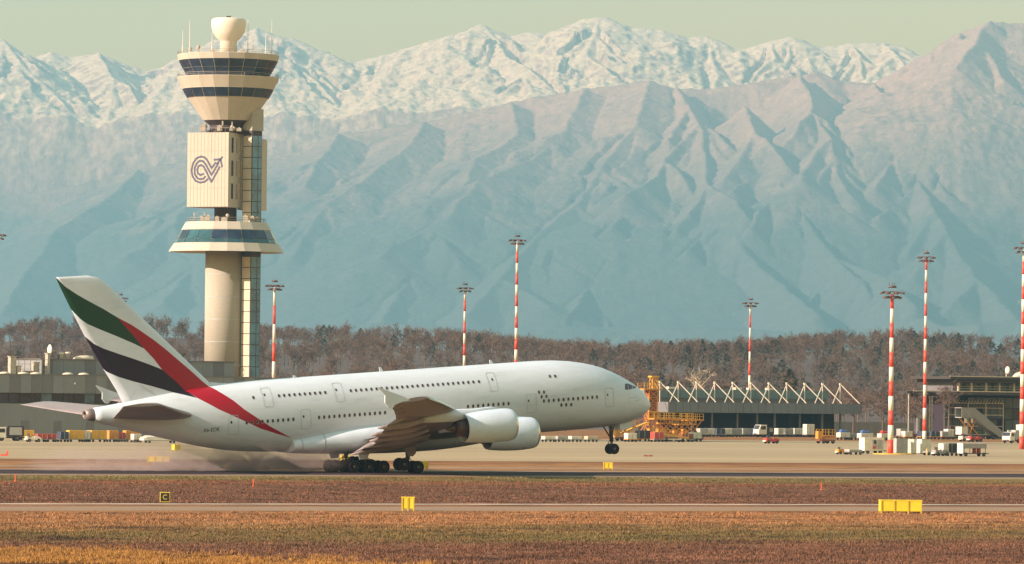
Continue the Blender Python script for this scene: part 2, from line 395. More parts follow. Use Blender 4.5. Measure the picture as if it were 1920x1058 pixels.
right = [l for l in spurs if l[0][0] > 1225]; left = [l for l in spurs if l[0][0] <= 1225]
front_lines += side_ridges(right, 21, 3, (9, 30), (14, 34), (0.10, 0.34), 0.5, 0.9, 600.0) + side_ridges(left, 23, 3, (14, 44), (12, 26), (0.10, 0.30), 0.6, 0.55, 900.0)
back_src = [l[0] for l in back_lines[1:]]
back_lines += side_ridges(back_src, 22, 3, (8, 26), (10, 26), (0.05, 0.16), 0.9, 0.95, 500.0)
M_snow = mountain_material("snowy_rock", 1050, 1480, (0.20, 0.115, 0.080), (0.46, 0.27, 0.19))
M_alp = mountain_material("forest_rock", 1650, 2300, (0.085, 0.080, 0.066), (0.52, 0.27, 0.175), snow_amt=0.3, lo=760, hi=1560)
flo = lambda X, Y: np.clip((Y - 20300.0) * 0.135, -40, 800)
mountain("mountain_far", back_lines, -3400, 3400, 640, 25300, 28300, 330, M_snow, lambda X, Y: np.full(X.shape, 300.0), 3, 50, 38)
mountain("mountain_near", front_lines, -3300, 3300, 640, 19600, 26400, 560, M_alp, flo, 11, 34, 26)
# ------------------------------------------------------------------ wooded hillside behind the airport
def smooth(a, b, x): t = np.clip((x - a) / (b - a), 0, 1); return t * t * (3 - 2 * t)
def hill_z(X, Y): return 33.0 * smooth(1480, 2700, Y) + 8.0 * vnoise(X / 110.0, Y / 400.0, 7) * smooth(1500, 1900, Y)
def grid_mesh(name, X, Y, Z, material, smooth_=True):
    ny, nx = X.shape; V = np.stack([X, Y, Z], -1).reshape(-1, 3); i = np.arange((ny - 1) * nx).reshape(ny - 1, nx)[:, :-1].ravel(); Fq = np.stack([i, i + 1, i + nx + 1, i + nx], -1)
    me = bpy.data.meshes.new(name); me.from_pydata(V.tolist(), [], Fq.tolist()); me.polygons.foreach_set("use_smooth", [smooth_] * len(Fq)); me.materials.append(material); me.update(); return link_mesh(name, me)
X, Y = np.meshgrid(np.linspace(-420, 420, 60), np.linspace(1480, 3300, 60))
M_hill = mat("leaf_litter", (0.085, 0.055, 0.044), 0.95, var=0.3, scale=0.05)
hz_ = hill_z(X, Y) + 0.02; hz_[-1, :] = -1; hz_[0, :] = -0.5
hill = grid_mesh("hillside", X, Y, hz_, M_hill); hill["kind"] = "structure"
def bark_material(name, cols, sc):
    t = NT(name, 0.9); n = t.noise(sc, 2.0); n2 = t.noise(sc * 9, 2.0)
    c = t.ramp(n, [(0.30, cols[0]), (0.45, cols[1]), (0.58, cols[2]), (0.72, cols[3])]); c = t.mix(0.5, c, t.ramp(n2, [(0.3, 0.7), (0.7, 1.25)]), 'MULTIPLY'); return t.color(c)
M_twig = bark_material("winter_twigs", [(0.098, 0.062, 0.050), (0.125, 0.077, 0.058), (0.155, 0.090, 0.056), (0.110, 0.073, 0.064)], 0.06)
M_ever = bark_material("evergreen_needles", [(0.056, 0.054, 0.044), (0.074, 0.064, 0.048), (0.088, 0.070, 0.050), (0.066, 0.060, 0.056)], 0.08)
M_pale = mat("pale_bark", (0.42, 0.33, 0.22), 0.85, var=0.25, scale=0.8)
def tree_arrays(seed, h, spread, twigs, kind):
    """vertices and triangles of one tree standing at the origin"""
    r = random.Random(seed); V = []; T = []
    def tri_tube(a, b, ra, rb):
        n = len(V); d = (b - a).normalized(); s = d.orthogonal().normalized(); t = d.cross(s)
        for c, rr in ((a, ra), (b, rb)):
            for k in range(3): q = 2.094 * k; V.append(c + (s * math.cos(q) + t * math.sin(q)) * rr)
        for k in range(3): j = (k + 1) % 3; T.append((n + k, n + j, n + 3 + j)); T.append((n + k, n + 3 + j, n + 3 + k))
    def sliver(a, b, w):
        n = len(V); d = (b - a); s = d.orthogonal().normalized(); s.rotate(Matrix.Rotation(r.uniform(0, 6.28), 3, d)); V.extend((a - s * w, a + s * w, b + s * w * 0.3)); T.append((n, n + 1, n + 2))
    lean = Vector((r.uniform(-.06, .06), r.uniform(-.06, .06), 1)); top = lean * h * (0.7 if kind == 'bare' else 0.98)
    mid = lean * h * 0.35 + Vector((r.uniform(-.3, .3), r.uniform(-.3, .3), 0)); tri_tube(Vector((0, 0, -0.5)), mid, h * 0.018, h * 0.013); tri_tube(mid, top, h * 0.013, h * 0.004)
    ends = []
    if kind == 'bare':
        for k in range(16):
            f = r.uniform(0.28, 0.98); a = mid.lerp(top, (f - 0.35) / 0.65) if f > 0.35 else mid * (f / 0.35); q = r.uniform(0, 6.28); up = r.uniform(0.5, 1.1); ln = h * spread * r.uniform(0.35, 0.75) * (1.15 - f * 0.55)
            b = a + Vector((math.cos(q), math.sin(q), up)).normalized() * ln; tri_tube(a, b, h * 0.006, h * 0.002); ends.append((a, b))
            for _ in range(3):
                c = a.lerp(b, r.uniform(0.3, 0.9)); d = c + Vector((r.uniform(-1, 1), r.uniform(-1, 1), r.uniform(0.1, 1.2))).normalized() * ln * 0.5; sliver(c, d, 0.07); ends.append((c, d))
        for _ in range(twigs):
            a, b = r.choice(ends); c = a.lerp(b, r.uniform(0.25, 1.05)); d = c + Vector((r.uniform(-1, 1), r.uniform(-1, 1), r.uniform(-0.3, 1.3))).normalized() * r.uniform(0.7, 1.9); sliver(c, d, r.uniform(0.04, 0.085))
    else:
        for _ in range(twigs):
            f = r.random() ** 0.8; z = h * (0.16 + 0.82 * f); rad = h * spread * (1 - f ** 1.7) ** 0.8 * (0.5 + 0.5 * r.random()) * (0.8 + 0.25 * math.sin(f * 25)); q = r.uniform(0, 6.28); c = lean * z * 1.0; c.z = z
            p = c + Vector((math.cos(q) * rad, math.sin(q) * rad, 0)); d = p + Vector((math.cos(q), math.sin(q), r.uniform(-0.9, 0.5))).normalized() * r.uniform(0.5, 1.2); sliver(p - (d - p) * 0.4, d, r.uniform(0.14, 0.36))
    return np.array([tuple(v) for v in V], np.float32), np.array(T, np.int32)
def np_mesh(name, V, T, mats, mi=None):
    me = bpy.data.meshes.new(name); me.vertices.add(len(V)); me.vertices.foreach_set("co", V.astype(np.float32).ravel()); me.loops.add(T.size); me.loops.foreach_set("vertex_index", T.astype(np.int32).ravel())
    me.polygons.add(len(T)); me.polygons.foreach_set("loop_start", (np.arange(len(T)) * 3).astype(np.int32)); me.update(calc_edges=True)
    for m in mats: me.materials.append(m)
    if mi is not None: me.polygons.foreach_set("material_index", mi.astype(np.int32))
    return me
rf = random.Random(12)
bare = [tree_arrays(100 + k, 13.0, 0.60, 310, 'bare') for k in range(6)]
ever = [tree_arrays(200 + k, 11.0, 0.30 + 0.05 * k, 360, 'ever') for k in range(4)]
Vs, Ts, Ms = [], [], []; off = 0
for _ in range(2600):
    f = rf.random(); Dd = 1500 + 1300 * f ** 0.85; px = rf.uniform(-70, 1990); x = (px - 960) * Dd / FPX
    hidden = (520 < px < 1170 and Dd < 1620) and rf.random() < 0.5
    if hidden: continue
    pe = (0.45 if px > 1230 else 0.06) * (0.35 + 0.65 * f); kind = rf.random() < pe
    V, T = (rf.choice(ever) if kind else rf.choice(bare)); sc = rf.uniform(0.72, 1.05) * (0.95 if kind else 1.0); a = rf.uniform(0, 6.28); ca, sa = math.cos(a) * sc, math.sin(a) * sc
    z = float(hill_z(np.array([x]), np.array([Dd]))[0])
    W = np.empty_like(V); W[:, 0] = V[:, 0] * ca - V[:, 1] * sa + x; W[:, 1] = V[:, 0] * sa + V[:, 1] * ca + Dd; W[:, 2] = V[:, 2] * sc + z
    Vs.append(W); Ts.append(T + off); Ms.append(np.full(len(T), 1 if kind else 0)); off += len(V)
fo = link_mesh("woodland", np_mesh("woodland", np.concatenate(Vs), np.concatenate(Ts), [M_twig, M_ever], np.concatenate(Ms)))
tag(fo, "bare brown winter woodland with dark evergreens covering the low hill", "woodland", kind="stuff")
# a few nearer trees that stand out
def lone_tree(px, ytop, D, seed, m, label, spread=0.46, kind='bare', tw=520):
    g = G(px, D, 760); h = P(px, ytop, D).z; root = empty("tree", (g.x, g.y, 0), 0.0, label, "tree", "trees that stand out before the woodland")
    V, T = tree_arrays(seed, h, spread, tw, kind); nt_ = 12
    link_mesh("crown", np_mesh("crown", V, T[nt_:], [m]), root); link_mesh("trunk", np_mesh("trunk", V, T[:nt_], [M_pale if m is M_pale else M_twig]), root)
lone_tree(1318, 664, 1330, 31, M_pale, "pale-barked bare tree behind the left half of the pier building", 0.55, tw=260)
lone_tree(1178, 655, 1380, 32, M_twig, "dark bare tree above the airliner's nose")
lone_tree(1345, 690, 1300, 33, M_twig, "rusty bare tree right of the pale-barked one")
lone_tree(1480, 690, 1330, 34, M_ever, "dark evergreen behind the middle of the pier building", 0.3, 'ever', 700)
lone_tree(1655, 700, 1300, 35, M_twig, "bushy bare tree just left of the nearest floodlight mast")
lone_tree(1600, 705, 1320, 36, M_twig, "low bare tree behind the right end of the pier building")
lone_tree(1778, 700, 1280, 37, M_twig, "reddish bare tree left of the glass terminal's upper roof", 0.6)
lone_tree(1715, 712, 1290, 38, M_twig, "low bare tree between the two tall masts at right", 0.6)
lone_tree(735, 640, 1420, 39, M_twig, "bare tree above the middle of the airliner's fuselage")
lone_tree(620, 650, 1420, 40, M_twig, "bare tree right of the mast beside the control tower")
lone_tree(1060, 655, 1400, 41, M_twig, "bare tree above the airliner's forward cabin")
# ------------------------------------------------------------------ grass and heather tufts on the near ground
rn = np.random.default_rng(4)
def grass_field(name, n, d0, d1, hgt, wid, material, label, pxr=(-60, 1980), blades=7, keep=None, lean=0.35):
    Dd = 1.0 / rn.uniform(1.0 / d1, 1.0 / d0, n * 3); px = rn.uniform(*pxr, n * 3); x = (px - 960) * Dd / FPX
    tt = -(x - RX) * math.sin(YAW) + (Dd - RY) * math.cos(YAW); ss = (x - RX) * math.cos(YAW) + (Dd - RY) * math.sin(YAW)
    ok = ~(((tt > -186) & (tt < -156)) | (tt > -30))
    if keep is not None: ok &= keep(ss, tt, px, Dd)
    x, y = x[ok][:n], Dd[ok][:n]; n = len(x); pn = vnoise(x * 0.6, y * 0.12, 3) + vnoise(x * 2.1, y * 0.5, 5) * 0.7
    B = n * blades; bx = np.repeat(x, blades) + rn.normal(0, 0.09, B); by = np.repeat(y, blades) + rn.normal(0, 0.12, B); h = np.repeat(np.clip(0.6 + pn * 0.7, 0.25, 1.8), blades) * hgt * rn.uniform(0.5, 1.15, B)
    q = rn.uniform(0, 2 * math.pi, B); wx, wy = np.cos(q) * wid, np.sin(q) * wid; lx, ly = rn.normal(0, lean, B) * h, rn.normal(0, lean, B) * h
    V = np.empty((B, 3, 3), np.float32); V[:, 0] = np.stack([bx - wx, by - wy, np.zeros(B)], -1); V[:, 1] = np.stack([bx + wx, by + wy, np.zeros(B)], -1); V[:, 2] = np.stack([bx + lx, by + ly, h], -1)
    o = link_mesh(name, np_mesh(name, V.reshape(-1, 3), np.arange(B * 3).reshape(-1, 3), [material])); tag(o, label, "grass", kind="stuff"); return o
def tuft_material(name, boost, dark):
    t = NT(name, 0.95); s, tt, vec = airfield_coords(t); n1 = t.noise(0.035, 6.0, vec, stretch=(0.35, 1, 1)); n2 = t.noise(0.35, 5.0, vec, stretch=(0.4, 1, 1)); n3 = t.noise(5.0, 2.0)
    tw = t.math('ADD', tt, t.math('MULTIPLY', t.math('SUBTRACT', n1, 0.5), 58.0)); base = t.ramp(t.range(tw, -320, 420), [((a + 320) / 740.0, c) for a, c in GROUND_BANDS])
    n5 = t.noise(0.22, 5.0, vec, stretch=(0.30, 1, 1), rough=0.6); base = t.mix(t.math('MULTIPLY', t.range(n5, 0.55, 0.66), 0.75), base, (0.050, 0.020, 0.015))
    c = t.mix(1.0, base, t.ramp(n2, [(0.36, dark), (0.52, 1.0), (0.68, boost)]), 'MULTIPLY'); n4 = t.noise(0.16, 6.0, vec, stretch=(0.22, 1, 1), rough=0.65); c = t.mix(t.math('MULTIPLY', t.range(n4, 0.50, 0.66), 0.40), c, (0.21, 0.095, 0.045)); c = t.mix(0.85, c, t.ramp(n3, [(0.3, 0.6), (0.7, 1.5)]), 'MULTIPLY'); return t.color(c)
M_tuft = tuft_material("heath_tufts", 1.35, 0.55)
grass_field("heath_grass", 34000, 262, 400, 0.20, 0.030, M_tuft, "short dry heath grass tufts covering the near ground")
grass_field("runway_side_grass", 22000, 395, 575, 0.18, 0.045, M_tuft, "short dry grass strip between taxiway and runway", blades=5)
M_gold = mat("gold_grass", (0.36, 0.17, 0.035), 0.9, var=0.45, scale=3.0)
grass_field("tall_golden_grass", 8000, 258, 292, 0.30, 0.022, M_gold, "tall golden dry grass in the lower left corner", pxr=(-60, 1400), keep=lambda s, t, px, D: (px < 330 + 260 * vnoise(px / 140.0, D * 0 + 3.0, 2) + (274 - D) * 24 + rn.normal(0, 130, len(px))) & (D + rn.normal(0, 4, len(px)) < 283), lean=0.22)
# ------------------------------------------------------------------ the airliner, in its own frame: u metres behind the nose, v to starboard, w up
PITCH = R_(4.3); U0 = 34.7
plane = empty("airliner", (RX, RY, 0.0), 0.0, "huge white four-engined double-deck airliner with red, green and black tail stripes landing on the runway", "airplane")
plane.rotation_euler = (0, -PITCH, YAW)
def L(u, v, w): return (U0 - u, -v, w)
def hermite(tab, x):
    """smooth curve through (x, y) points"""
    n = len(tab)
    if x <= tab[0][0]: return tab[0][1]
    if x >= tab[-1][0]: return tab[-1][1]
    for i in range(n - 1):
        if tab[i][0] <= x <= tab[i + 1][0]: break
    def m(k):
        if k == 0: return (tab[1][1] - tab[0][1]) / (tab[1][0] - tab[0][0])
        if k == n - 1: return (tab[-1][1] - tab[-2][1]) / (tab[-1][0] - tab[-2][0])
        d0 = (tab[k][1] - tab[k - 1][1]) / (tab[k][0] - tab[k - 1][0]); d1 = (tab[k + 1][1] - tab[k][1]) / (tab[k + 1][0] - tab[k][0])
        return 0.0 if d0 * d1 <= 0 else 2 * d0 * d1 / (d0 + d1)
    x0, y0 = tab[i]; x1, y1 = tab[i + 1]; h = x1 - x0; t = (x - x0) / h
    return (2*t**3 - 3*t**2 + 1)*y0 + (t**3 - 2*t**2 + t)*h*m(i) + (-2*t**3 + 3*t**2)*y1 + (t**3 - t**2)*h*m(i + 1)
F_TOP = [(0.0, 5.45), (0.12, 5.90), (0.45, 6.45), (0.81, 6.91), (1.82, 7.85), (3.19, 8.76), (4.57, 9.53), (7.34, 10.65), (10.83, 11.36), (13.6, 11.58), (16, 11.62), (49.1, 11.62), (55.7, 11.38), (60.4, 11.0), (67.0, 10.15), (71.1, 9.70), (71.6, 9.62)]
F_BOT = [(0.0, 5.35), (0.12, 5.08), (0.45, 4.78), (0.9, 4.46), (1.7, 4.10), (3.0, 3.72), (4.95, 3.41), (9.2, 3.26), (14.8, 3.24), (44.0, 3.24), (48.0, 3.34), (53.6, 3.80), (57.5, 4.53), (62.6, 5.92), (67.1, 7.22), (70.6, 8.25), (71.6, 8.55)]
F_WID = [(0.0, 0.02), (0.12, 0.48), (0.45, 0.95), (0.9, 1.34), (1.8, 1.86), (3.2, 2.38), (4.6, 2.76), (7.3, 3.22), (10.8, 3.50), (13.6, 3.57), (16, 3.575), (45.0, 3.575), (50.0, 3.48), (55.0, 3.15), (60.0, 2.52), (64.0, 1.95), (68.0, 1.30), (71.0, 0.78), (71.6, 0.66)]
def fus(u):
    t, b, w = hermite(F_TOP, u), hermite(F_BOT, u), hermite(F_WID, u)
    return t, b, w, b + (t - b) * 0.47
def fus_v(u, w):
    """half width of the fuselage at station u, height w"""
    t, b, hw, zc = fus(u); q = (w - zc) / ((t - zc) if w > zc else (zc - b))
    return hw * max(0.0, 1 - abs(q) ** 2.15) ** (1 / 2.15)
CURVES = dict(
    green_top=[(74.02, 24.55), (73.03, 23.47), (71.64, 22.49), (70.24, 21.63), (68.71, 20.75), (67.08, 19.69), (65.43, 18.76), (64.37, 18.01), (62.85, 16.9), (61.68, 15.93), (46, 4.0)],
    green_bot=[(72.31, 20.74), (71.45, 19.78), (70.64, 19.17), (69.22, 18.48), (67.33, 17.62), (65.31, 16.66), (64.13, 16.02), (64.0, 17.9), (62.85, 17.6), (46, 17.6)],
    red_top=[(75, 19.69), (67.08, 19.69), (65.43, 18.76), (64.37, 18.01), (62.85, 16.9), (61.68, 15.93), (60.16, 14.58), (58.53, 13.12), (57.46, 12.1), (56.6, 11.35), (55.9, 10.65), (54.67, 9.64), (53.51, 8.52), (51.96, 7.38), (50.59, 6.43), (49.13, 5.61), (47.73, 4.88), (46, 4.88)],
    red_low=[(75, 19.69), (67.08, 19.69), (66.28, 18.69), (65.26, 17.5), (64.13, 16.02), (63.1, 14.88), (62.19, 13.64), (61.39, 12.87), (60.33, 11.95), (59.5, 11.0), (58.74, 10.17), (57.71, 9.5), (56.51, 8.72), (55.23, 8.05), (53.36, 7.08), (51.7, 6.24), (49.69, 5.51), (47.73, 4.88), (46, 4.88)],
    black_top=[(70.91, 17.72), (69.93, 16.87), (68.87, 16.31), (67.21, 15.64), (65.42, 14.96), (63.63, 14.23), (61.86, 13.44), (61.39, 12.9), (60.33, 11.97), (59.5, 11.02), (58.75, 10.14), (58.6, 10.0), (46, 4.0)],
    black_bot=[(69.45, 14.48), (68.66, 13.72), (67.3, 13.05), (65.51, 12.41), (63.44, 11.77), (61.35, 11.05), (60.44, 10.73), (58.75, 10.14), (58.6, 10.1), (46, 4.1)])
def livery_material():
    t = NT("airliner_paint", 0.42); t.b.inputs["Specular IOR Level"].default_value = 0.3; t.b.inputs["Coat Weight"].default_value = 0.05; t.b.inputs["Coat Roughness"].default_value = 0.12
    sp = t.n("ShaderNodeSeparateXYZ"); t.l(t.tc.outputs["Object"], sp.inputs[0])
    u = t.math('SUBTRACT', U0, sp.outputs[0]); w = sp.outputs[2]; un = t.range(u, 46.0, 75.0)
    def curve(name):
        nd = t.n("ShaderNodeFloatCurve"); pts = sorted(CURVES[name]); cm = nd.mapping; c = cm.curves[0]
        cm.use_clip = False
        c.points[0].location = ((pts[0][0] - 46) / 29, pts[0][1] / 30); c.points[1].location = ((pts[-1][0] - 46) / 29, pts[-1][1] / 30)
        for a, b in pts[1:-1]: c.points.new((a - 46) / 29, b / 30)
        for p in c.points: p.handle_type = 'VECTOR'
        cm.update(); t.l(un, nd.inputs["Value"]); return t.math('MULTIPLY', nd.outputs[0], 30.0)
    def band(lo, hi): return t.math('MULTIPLY', t.math('GREATER_THAN', w, curve(lo)), t.math('LESS_THAN', w, curve(hi)))
    n1 = t.noise(0.35, 5.0, stretch=(0.35, 1, 1)); n2 = t.noise(2.2, 4.0, stretch=(0.25, 1, 1))
    white = t.ramp(t.math('ADD', t.math('MULTIPLY', n1, 0.6), t.math('MULTIPLY', n2, 0.4)), [(0.28, (0.43, 0.46, 0.48)), (0.45, (0.53, 0.575, 0.61)), (0.66, (0.58, 0.635, 0.68))])
    for sc, off, hw, k in ((1.9, 0.0, 0.012, 0.18),):                # frame seams
        seam = t.math('LESS_THAN', t.math('PINGPONG', t.math('ADD', u, off), sc), hw)
        white = t.mix(t.math('MULTIPLY', seam, k), white, (0.25, 0.24, 0.24))
    for z in (6.15, 8.55, 10.6, 4.35):
        seam = t.math('LESS_THAN', t.math('ABSOLUTE', t.math('SUBTRACT', w, z)), 0.012)
        white = t.mix(t.math('MULTIPLY', seam, 0.15), white, (0.3, 0.29, 0.28))
    c = t.mix(band('green_bot', 'green_top'), white, (0.008, 0.040, 0.016))
    c = t.mix(band('black_bot', 'black_top'), c, (0.016, 0.008, 0.018))
    c = t.mix(band('red_low', 'red_top'), c, (0.30, 0.002, 0.012))
    return t.color(c)
M_paint = livery_material()
M_wing = mat("wing_grey_paint", (0.27, 0.215, 0.205), 0.45, var=0.12, scale=0.5)
M_white = mat("white_paint", (0.56, 0.615, 0.66), 0.32, var=0.06, scale=0.6)
M_nac = mat("nacelle_paint", (0.56, 0.62, 0.68), 0.3, var=0.05, scale=0.7)
M_dark = mat("dark_hollow", (0.016, 0.008, 0.014), 0.7)
M_tyre = mat("tyre_rubber", (0.016, 0.008, 0.014), 0.95, var=0.3, scale=4)
M_strut = mat("gear_steel", (0.12, 0.095, 0.095), 0.45, 0.3, var=0.25, scale=3)
M_rim = mat("wheel_rim", (0.20, 0.18, 0.18), 0.4, 0.2, var=0.2, scale=5)
M_hot = mat("exhaust_metal", (0.09, 0.05, 0.042), 0.45, 0.5, var=0.3, scale=2)
M_glass = mat("dark_window", (0.05, 0.032, 0.028), 0.15, var=0.2, scale=3)
M_seal = mat("door_seam", (0.40, 0.40, 0.40), 0.6, var=0.2)
M_lip = mat("intake_metal", (0.55, 0.53, 0.51), 0.3, 0.7, var=0.1)

# fuselage
NR = 56
def fus_ring(u, n=NR):
    t, b, hw, zc = fus(u); out = []
    for k in range(n):
        q = 2 * math.pi * k / n; cs, sn = math.cos(q), math.sin(q)
        r = (abs(cs) ** 2.15 + abs(sn) ** 2.15) ** (-1 / 2.15)
        out.append(L(u, hw * r * cs, zc + ((t - zc) if sn > 0 else (zc - b)) * r * sn))
    return out
stn = [0.0, 0.05, 0.12, 0.22, 0.35, 0.5, 0.7, 0.95, 1.3, 1.7, 2.2, 2.8, 3.5, 4.3, 5.2, 6.2, 7.4, 8.8, 10.5, 12.5, 14.5] + [16 + 2.9 * k for k in range(11)] + [47 + 1.2 * k for k in range(20)] + [70.6]
fm = MB(); fm.loft([fus_ring(u) for u in stn]); fuselage = fm.build("fuselage", M_paint, plane)
tc_ = MB(); tc_.loft([fus_ring(70.6, 32), fus_ring(71.0, 32), [(p[0], p[1] * 0.96, p[2]) for p in fus_ring(71.6, 32)], [(p[0], p[1] * 0.70, 9.085 + (p[2] - 9.085) * 0.66) for p in fus_ring(71.58, 32)], [(p[0] + 0.7, p[1] * 0.66, 9.085 + (p[2] - 9.085) * 0.62) for p in fus_ring(71.6, 32)]], mi=0, caps=False)
tc_.add([(p[0] + 0.6, p[1] * 0.66, 9.085 + (p[2] - 9.085) * 0.62) for p in fus_ring(71.6, 32)], [tuple(range(32))], 1)
tc_.build("tail_cone", [mat("apu_metal", (0.20, 0.16, 0.14), 0.45, 0.4, var=0.25), M_dark], plane)

def surf(u, w, off=0.0):
    """point and axes on the starboard skin"""
    e = 0.05
    def S(a, b): return Vector(L(a, fus_v(a, b), b))
    p = S(u, w); du = (S(u - e, w) - S(u + e, w)).normalized(); dw = (S(u, w + e) - S(u, w - e)).normalized()
    n = dw.cross(du)
    if n.y > 0: n = -n
    n.normalize(); return p + n * off, du, n.cross(du).normalized() * (1 if n.cross(du).z > 0 else -1), n
def rr_poly(hx, hy, r, n=4):
    pts = []
    for cx, cy, a in ((hx - r, hy - r, 0), (-hx + r, hy - r, 90), (-hx + r, -hy + r, 180), (hx - r, -hy + r, 270)):
        for k in range(n + 1):
            q = R_(a + 90 * k / n); pts.append((cx + r * math.cos(q), cy + r * math.sin(q)))
    return pts
win_me = None
wm = MB(); po = rr_poly(0.155, 0.225, 0.15); pi_ = rr_poly(0.12, 0.185, 0.115); n_ = len(po)
wm.add([(x, y, 0.012) for x, y in po] + [(x, y, 0.006) for x, y in pi_], [(k, (k + 1) % n_, n_ + (k + 1) % n_, n_ + k) for k in range(n_)], 0)
wm.add([(x, y, 0.006) for x, y in pi_], [tuple(range(n_))], 1)
win_me = wm.mesh("cabin_window", [mat("window_surround", (0.30, 0.27, 0.25), 0.5), M_glass])
def on_skin(name, me, u, w, off=0.0, parent=None):
    p, du, dw, n = surf(u, w, off); o = link_mesh(name, me, parent or fuselage)
    o.matrix_local = Matrix(((du.x, dw.x, n.x, p.x), (du.y, dw.y, n.y, p.y), (du.z, dw.z, n.z, p.z), (0, 0, 0, 1))); return o
upper = [52.17] + [49.05 - 0.639 * k for k in range(10)] + [40.09 - 0.651 * k for k in range(25)] + [23.75]
lower = [53.36 - 0.629 * k for k in range(10)] + [44.51 - 0.638 * k for k in range(14)] + [25.62 - 0.655 * k for k in range(9)] + [15.78 - 0.645 * k for k in range(12)]
for u in upper: on_skin("window", win_me, u, 9.76)
for u in lower: on_skin("window", win_me, u, 7.01)
for u, w in [(14.51, 9.79), (13.82, 9.77), (16.31, 8.06), (15.67, 8.03), (16.04, 7.51), (15.41, 7.52), (13.5, 6.4), (12.86, 6.38), (12.2, 6.35)]: on_skin("window", win_me, u, w)
# cabin doors: a proud leaf with a seam round it and a small window
def door(u, w, hx, hy, wu, ww):
    def dense(pts):
        out = []
        for a, b in zip(pts, pts[1:] + pts[:1]):
            k = max(1, int(math.hypot(a[0] - b[0], a[1] - b[1]) / 0.15)); out += [(a[0] + (b[0] - a[0]) * i / k, a[1] + (b[1] - a[1]) * i / k) for i in range(k)]
        return out
    q = MB(); po = dense(rr_poly(hx, hy, 0.22)); pi_ = [(x * (hx - 0.045) / hx, y * (hy - 0.045) / hy) for x, y in po]; n = len(po)
    def skin(x, y, off):
        p, du, dw, nn = surf(u - x, w + y, off); return p
    q.add([skin(x, y, 0.02) for x, y in po] + [skin(x, y, 0.024) for x, y in pi_], [(k, (k + 1) % n, n + (k + 1) % n, n + k) for k in range(n)], 0)
    d = q.build("door", [M_seal], fuselage, normals=False)
    g_ = MB(); pp = rr_poly(0.10, 0.15, 0.08); g_.add([skin(wu + x, ww + y, 0.014) for x, y in pp], [tuple(range(len(pp)))]); g_.build("window", M_glass, fuselage, normals=False)
for (u1, w1), (u2, w2), wu in [((51.1, 10.77), (49.9, 8.6), -0.28), ((42.2, 10.76), (41.05, 8.6), -0.25), ((22.6, 10.7), (21.5, 8.5), 0.05), ((55.55, 7.97), (54.3, 5.75), -0.25), ((46.75, 8.08), (45.5, 5.8), -0.3), ((18.0, 7.95), (16.75, 5.75), -0.38), ((7.55, 7.96), (6.3, 5.78), -0.25)]:
    door((u1 + u2) / 2, (w1 + w2) / 2, abs(u1 - u2) / 2, (w1 - w2) / 2, wu, 0.30)
def skin_patch(name, pts, m, parent=fuselage, off=0.018, side=1, n=6):
    q = MB(); vs = []
    for a in range(n + 1):
        for b in range(n + 1):
            x, y = a / n, b / n
            c = [(1 - x) * (1 - y), x * (1 - y), x * y, (1 - x) * y]
            p, du, dw, nn = surf(sum(c[k] * pts[k][0] for k in range(4)), sum(c[k] * pts[k][1] for k in range(4)), off); vs.append((p.x, p.y * side, p.z))
    q.add(vs, [(a * (n + 1) + b, a * (n + 1) + b + 1, (a + 1) * (n + 1) + b + 1, (a + 1) * (n + 1) + b) for a in range(n) for b in range(n)], smooth=True); return q.build(name, m, parent, normals=False)
for side in (1, -1):                                   # flight deck windows
    skin_patch("cockpit_window", [(4.25, 8.25), (4.50, 7.60), (4.02, 7.58), (3.78, 8.30)], M_glass, side=side)
    skin_patch("cockpit_window", [(3.70, 8.28), (3.92, 7.58), (3.35, 7.62), (2.98, 8.02)], M_glass, side=side)
    skin_patch("cockpit_window", [(2.92, 7.98), (3.24, 7.62), (2.50, 7.68), (2.30, 7.84)], M_glass, side=side)
skin_patch("static_port_strip", [(4.30, 6.66), (4.30, 6.60), (2.60, 6.62), (2.60, 6.66)], M_seal)
for u, w in [(4.2, 6.95), (4.25, 6.35), (4.2, 6.0), (3.0, 6.2), (7.2, 4.4), (2.75, 6.2)]:
    skin_patch("probe", [(u, w), (u - 0.1, w - 0.06), (u - 0.13, w + 0.07), (u - 0.03, w + 0.11)], M_seal)
# registration lettering on the rear fuselage
def text_outline(body, size):
    c = bpy.data.curves.new("letters", 'FONT'); c.body = body; c.size = size; c.resolution_u = 3
    o = bpy.data.objects.new("letters", c); COL.objects.link(o); bpy.context.view_layer.update()
    me = bpy.data.meshes.new_from_object(o.evaluated_get(bpy.context.evaluated_depsgraph_get()))
    bpy.data.objects.remove(o); bpy.data.curves.remove(c); return me
tm = text_outline("A6-EDK", 0.62); xs_ = [v.co.x for v in tm.vertices]; wt = max(xs_)
for v in tm.vertices:
    p, du, dw, n = surf(58.4 - v.co.x * 1.9 / wt, 6.28 + v.co.y, 0.02); v.co = p
tm.materials.append(M_dark); reg = link_mesh("registration_letters", tm, fuselage)
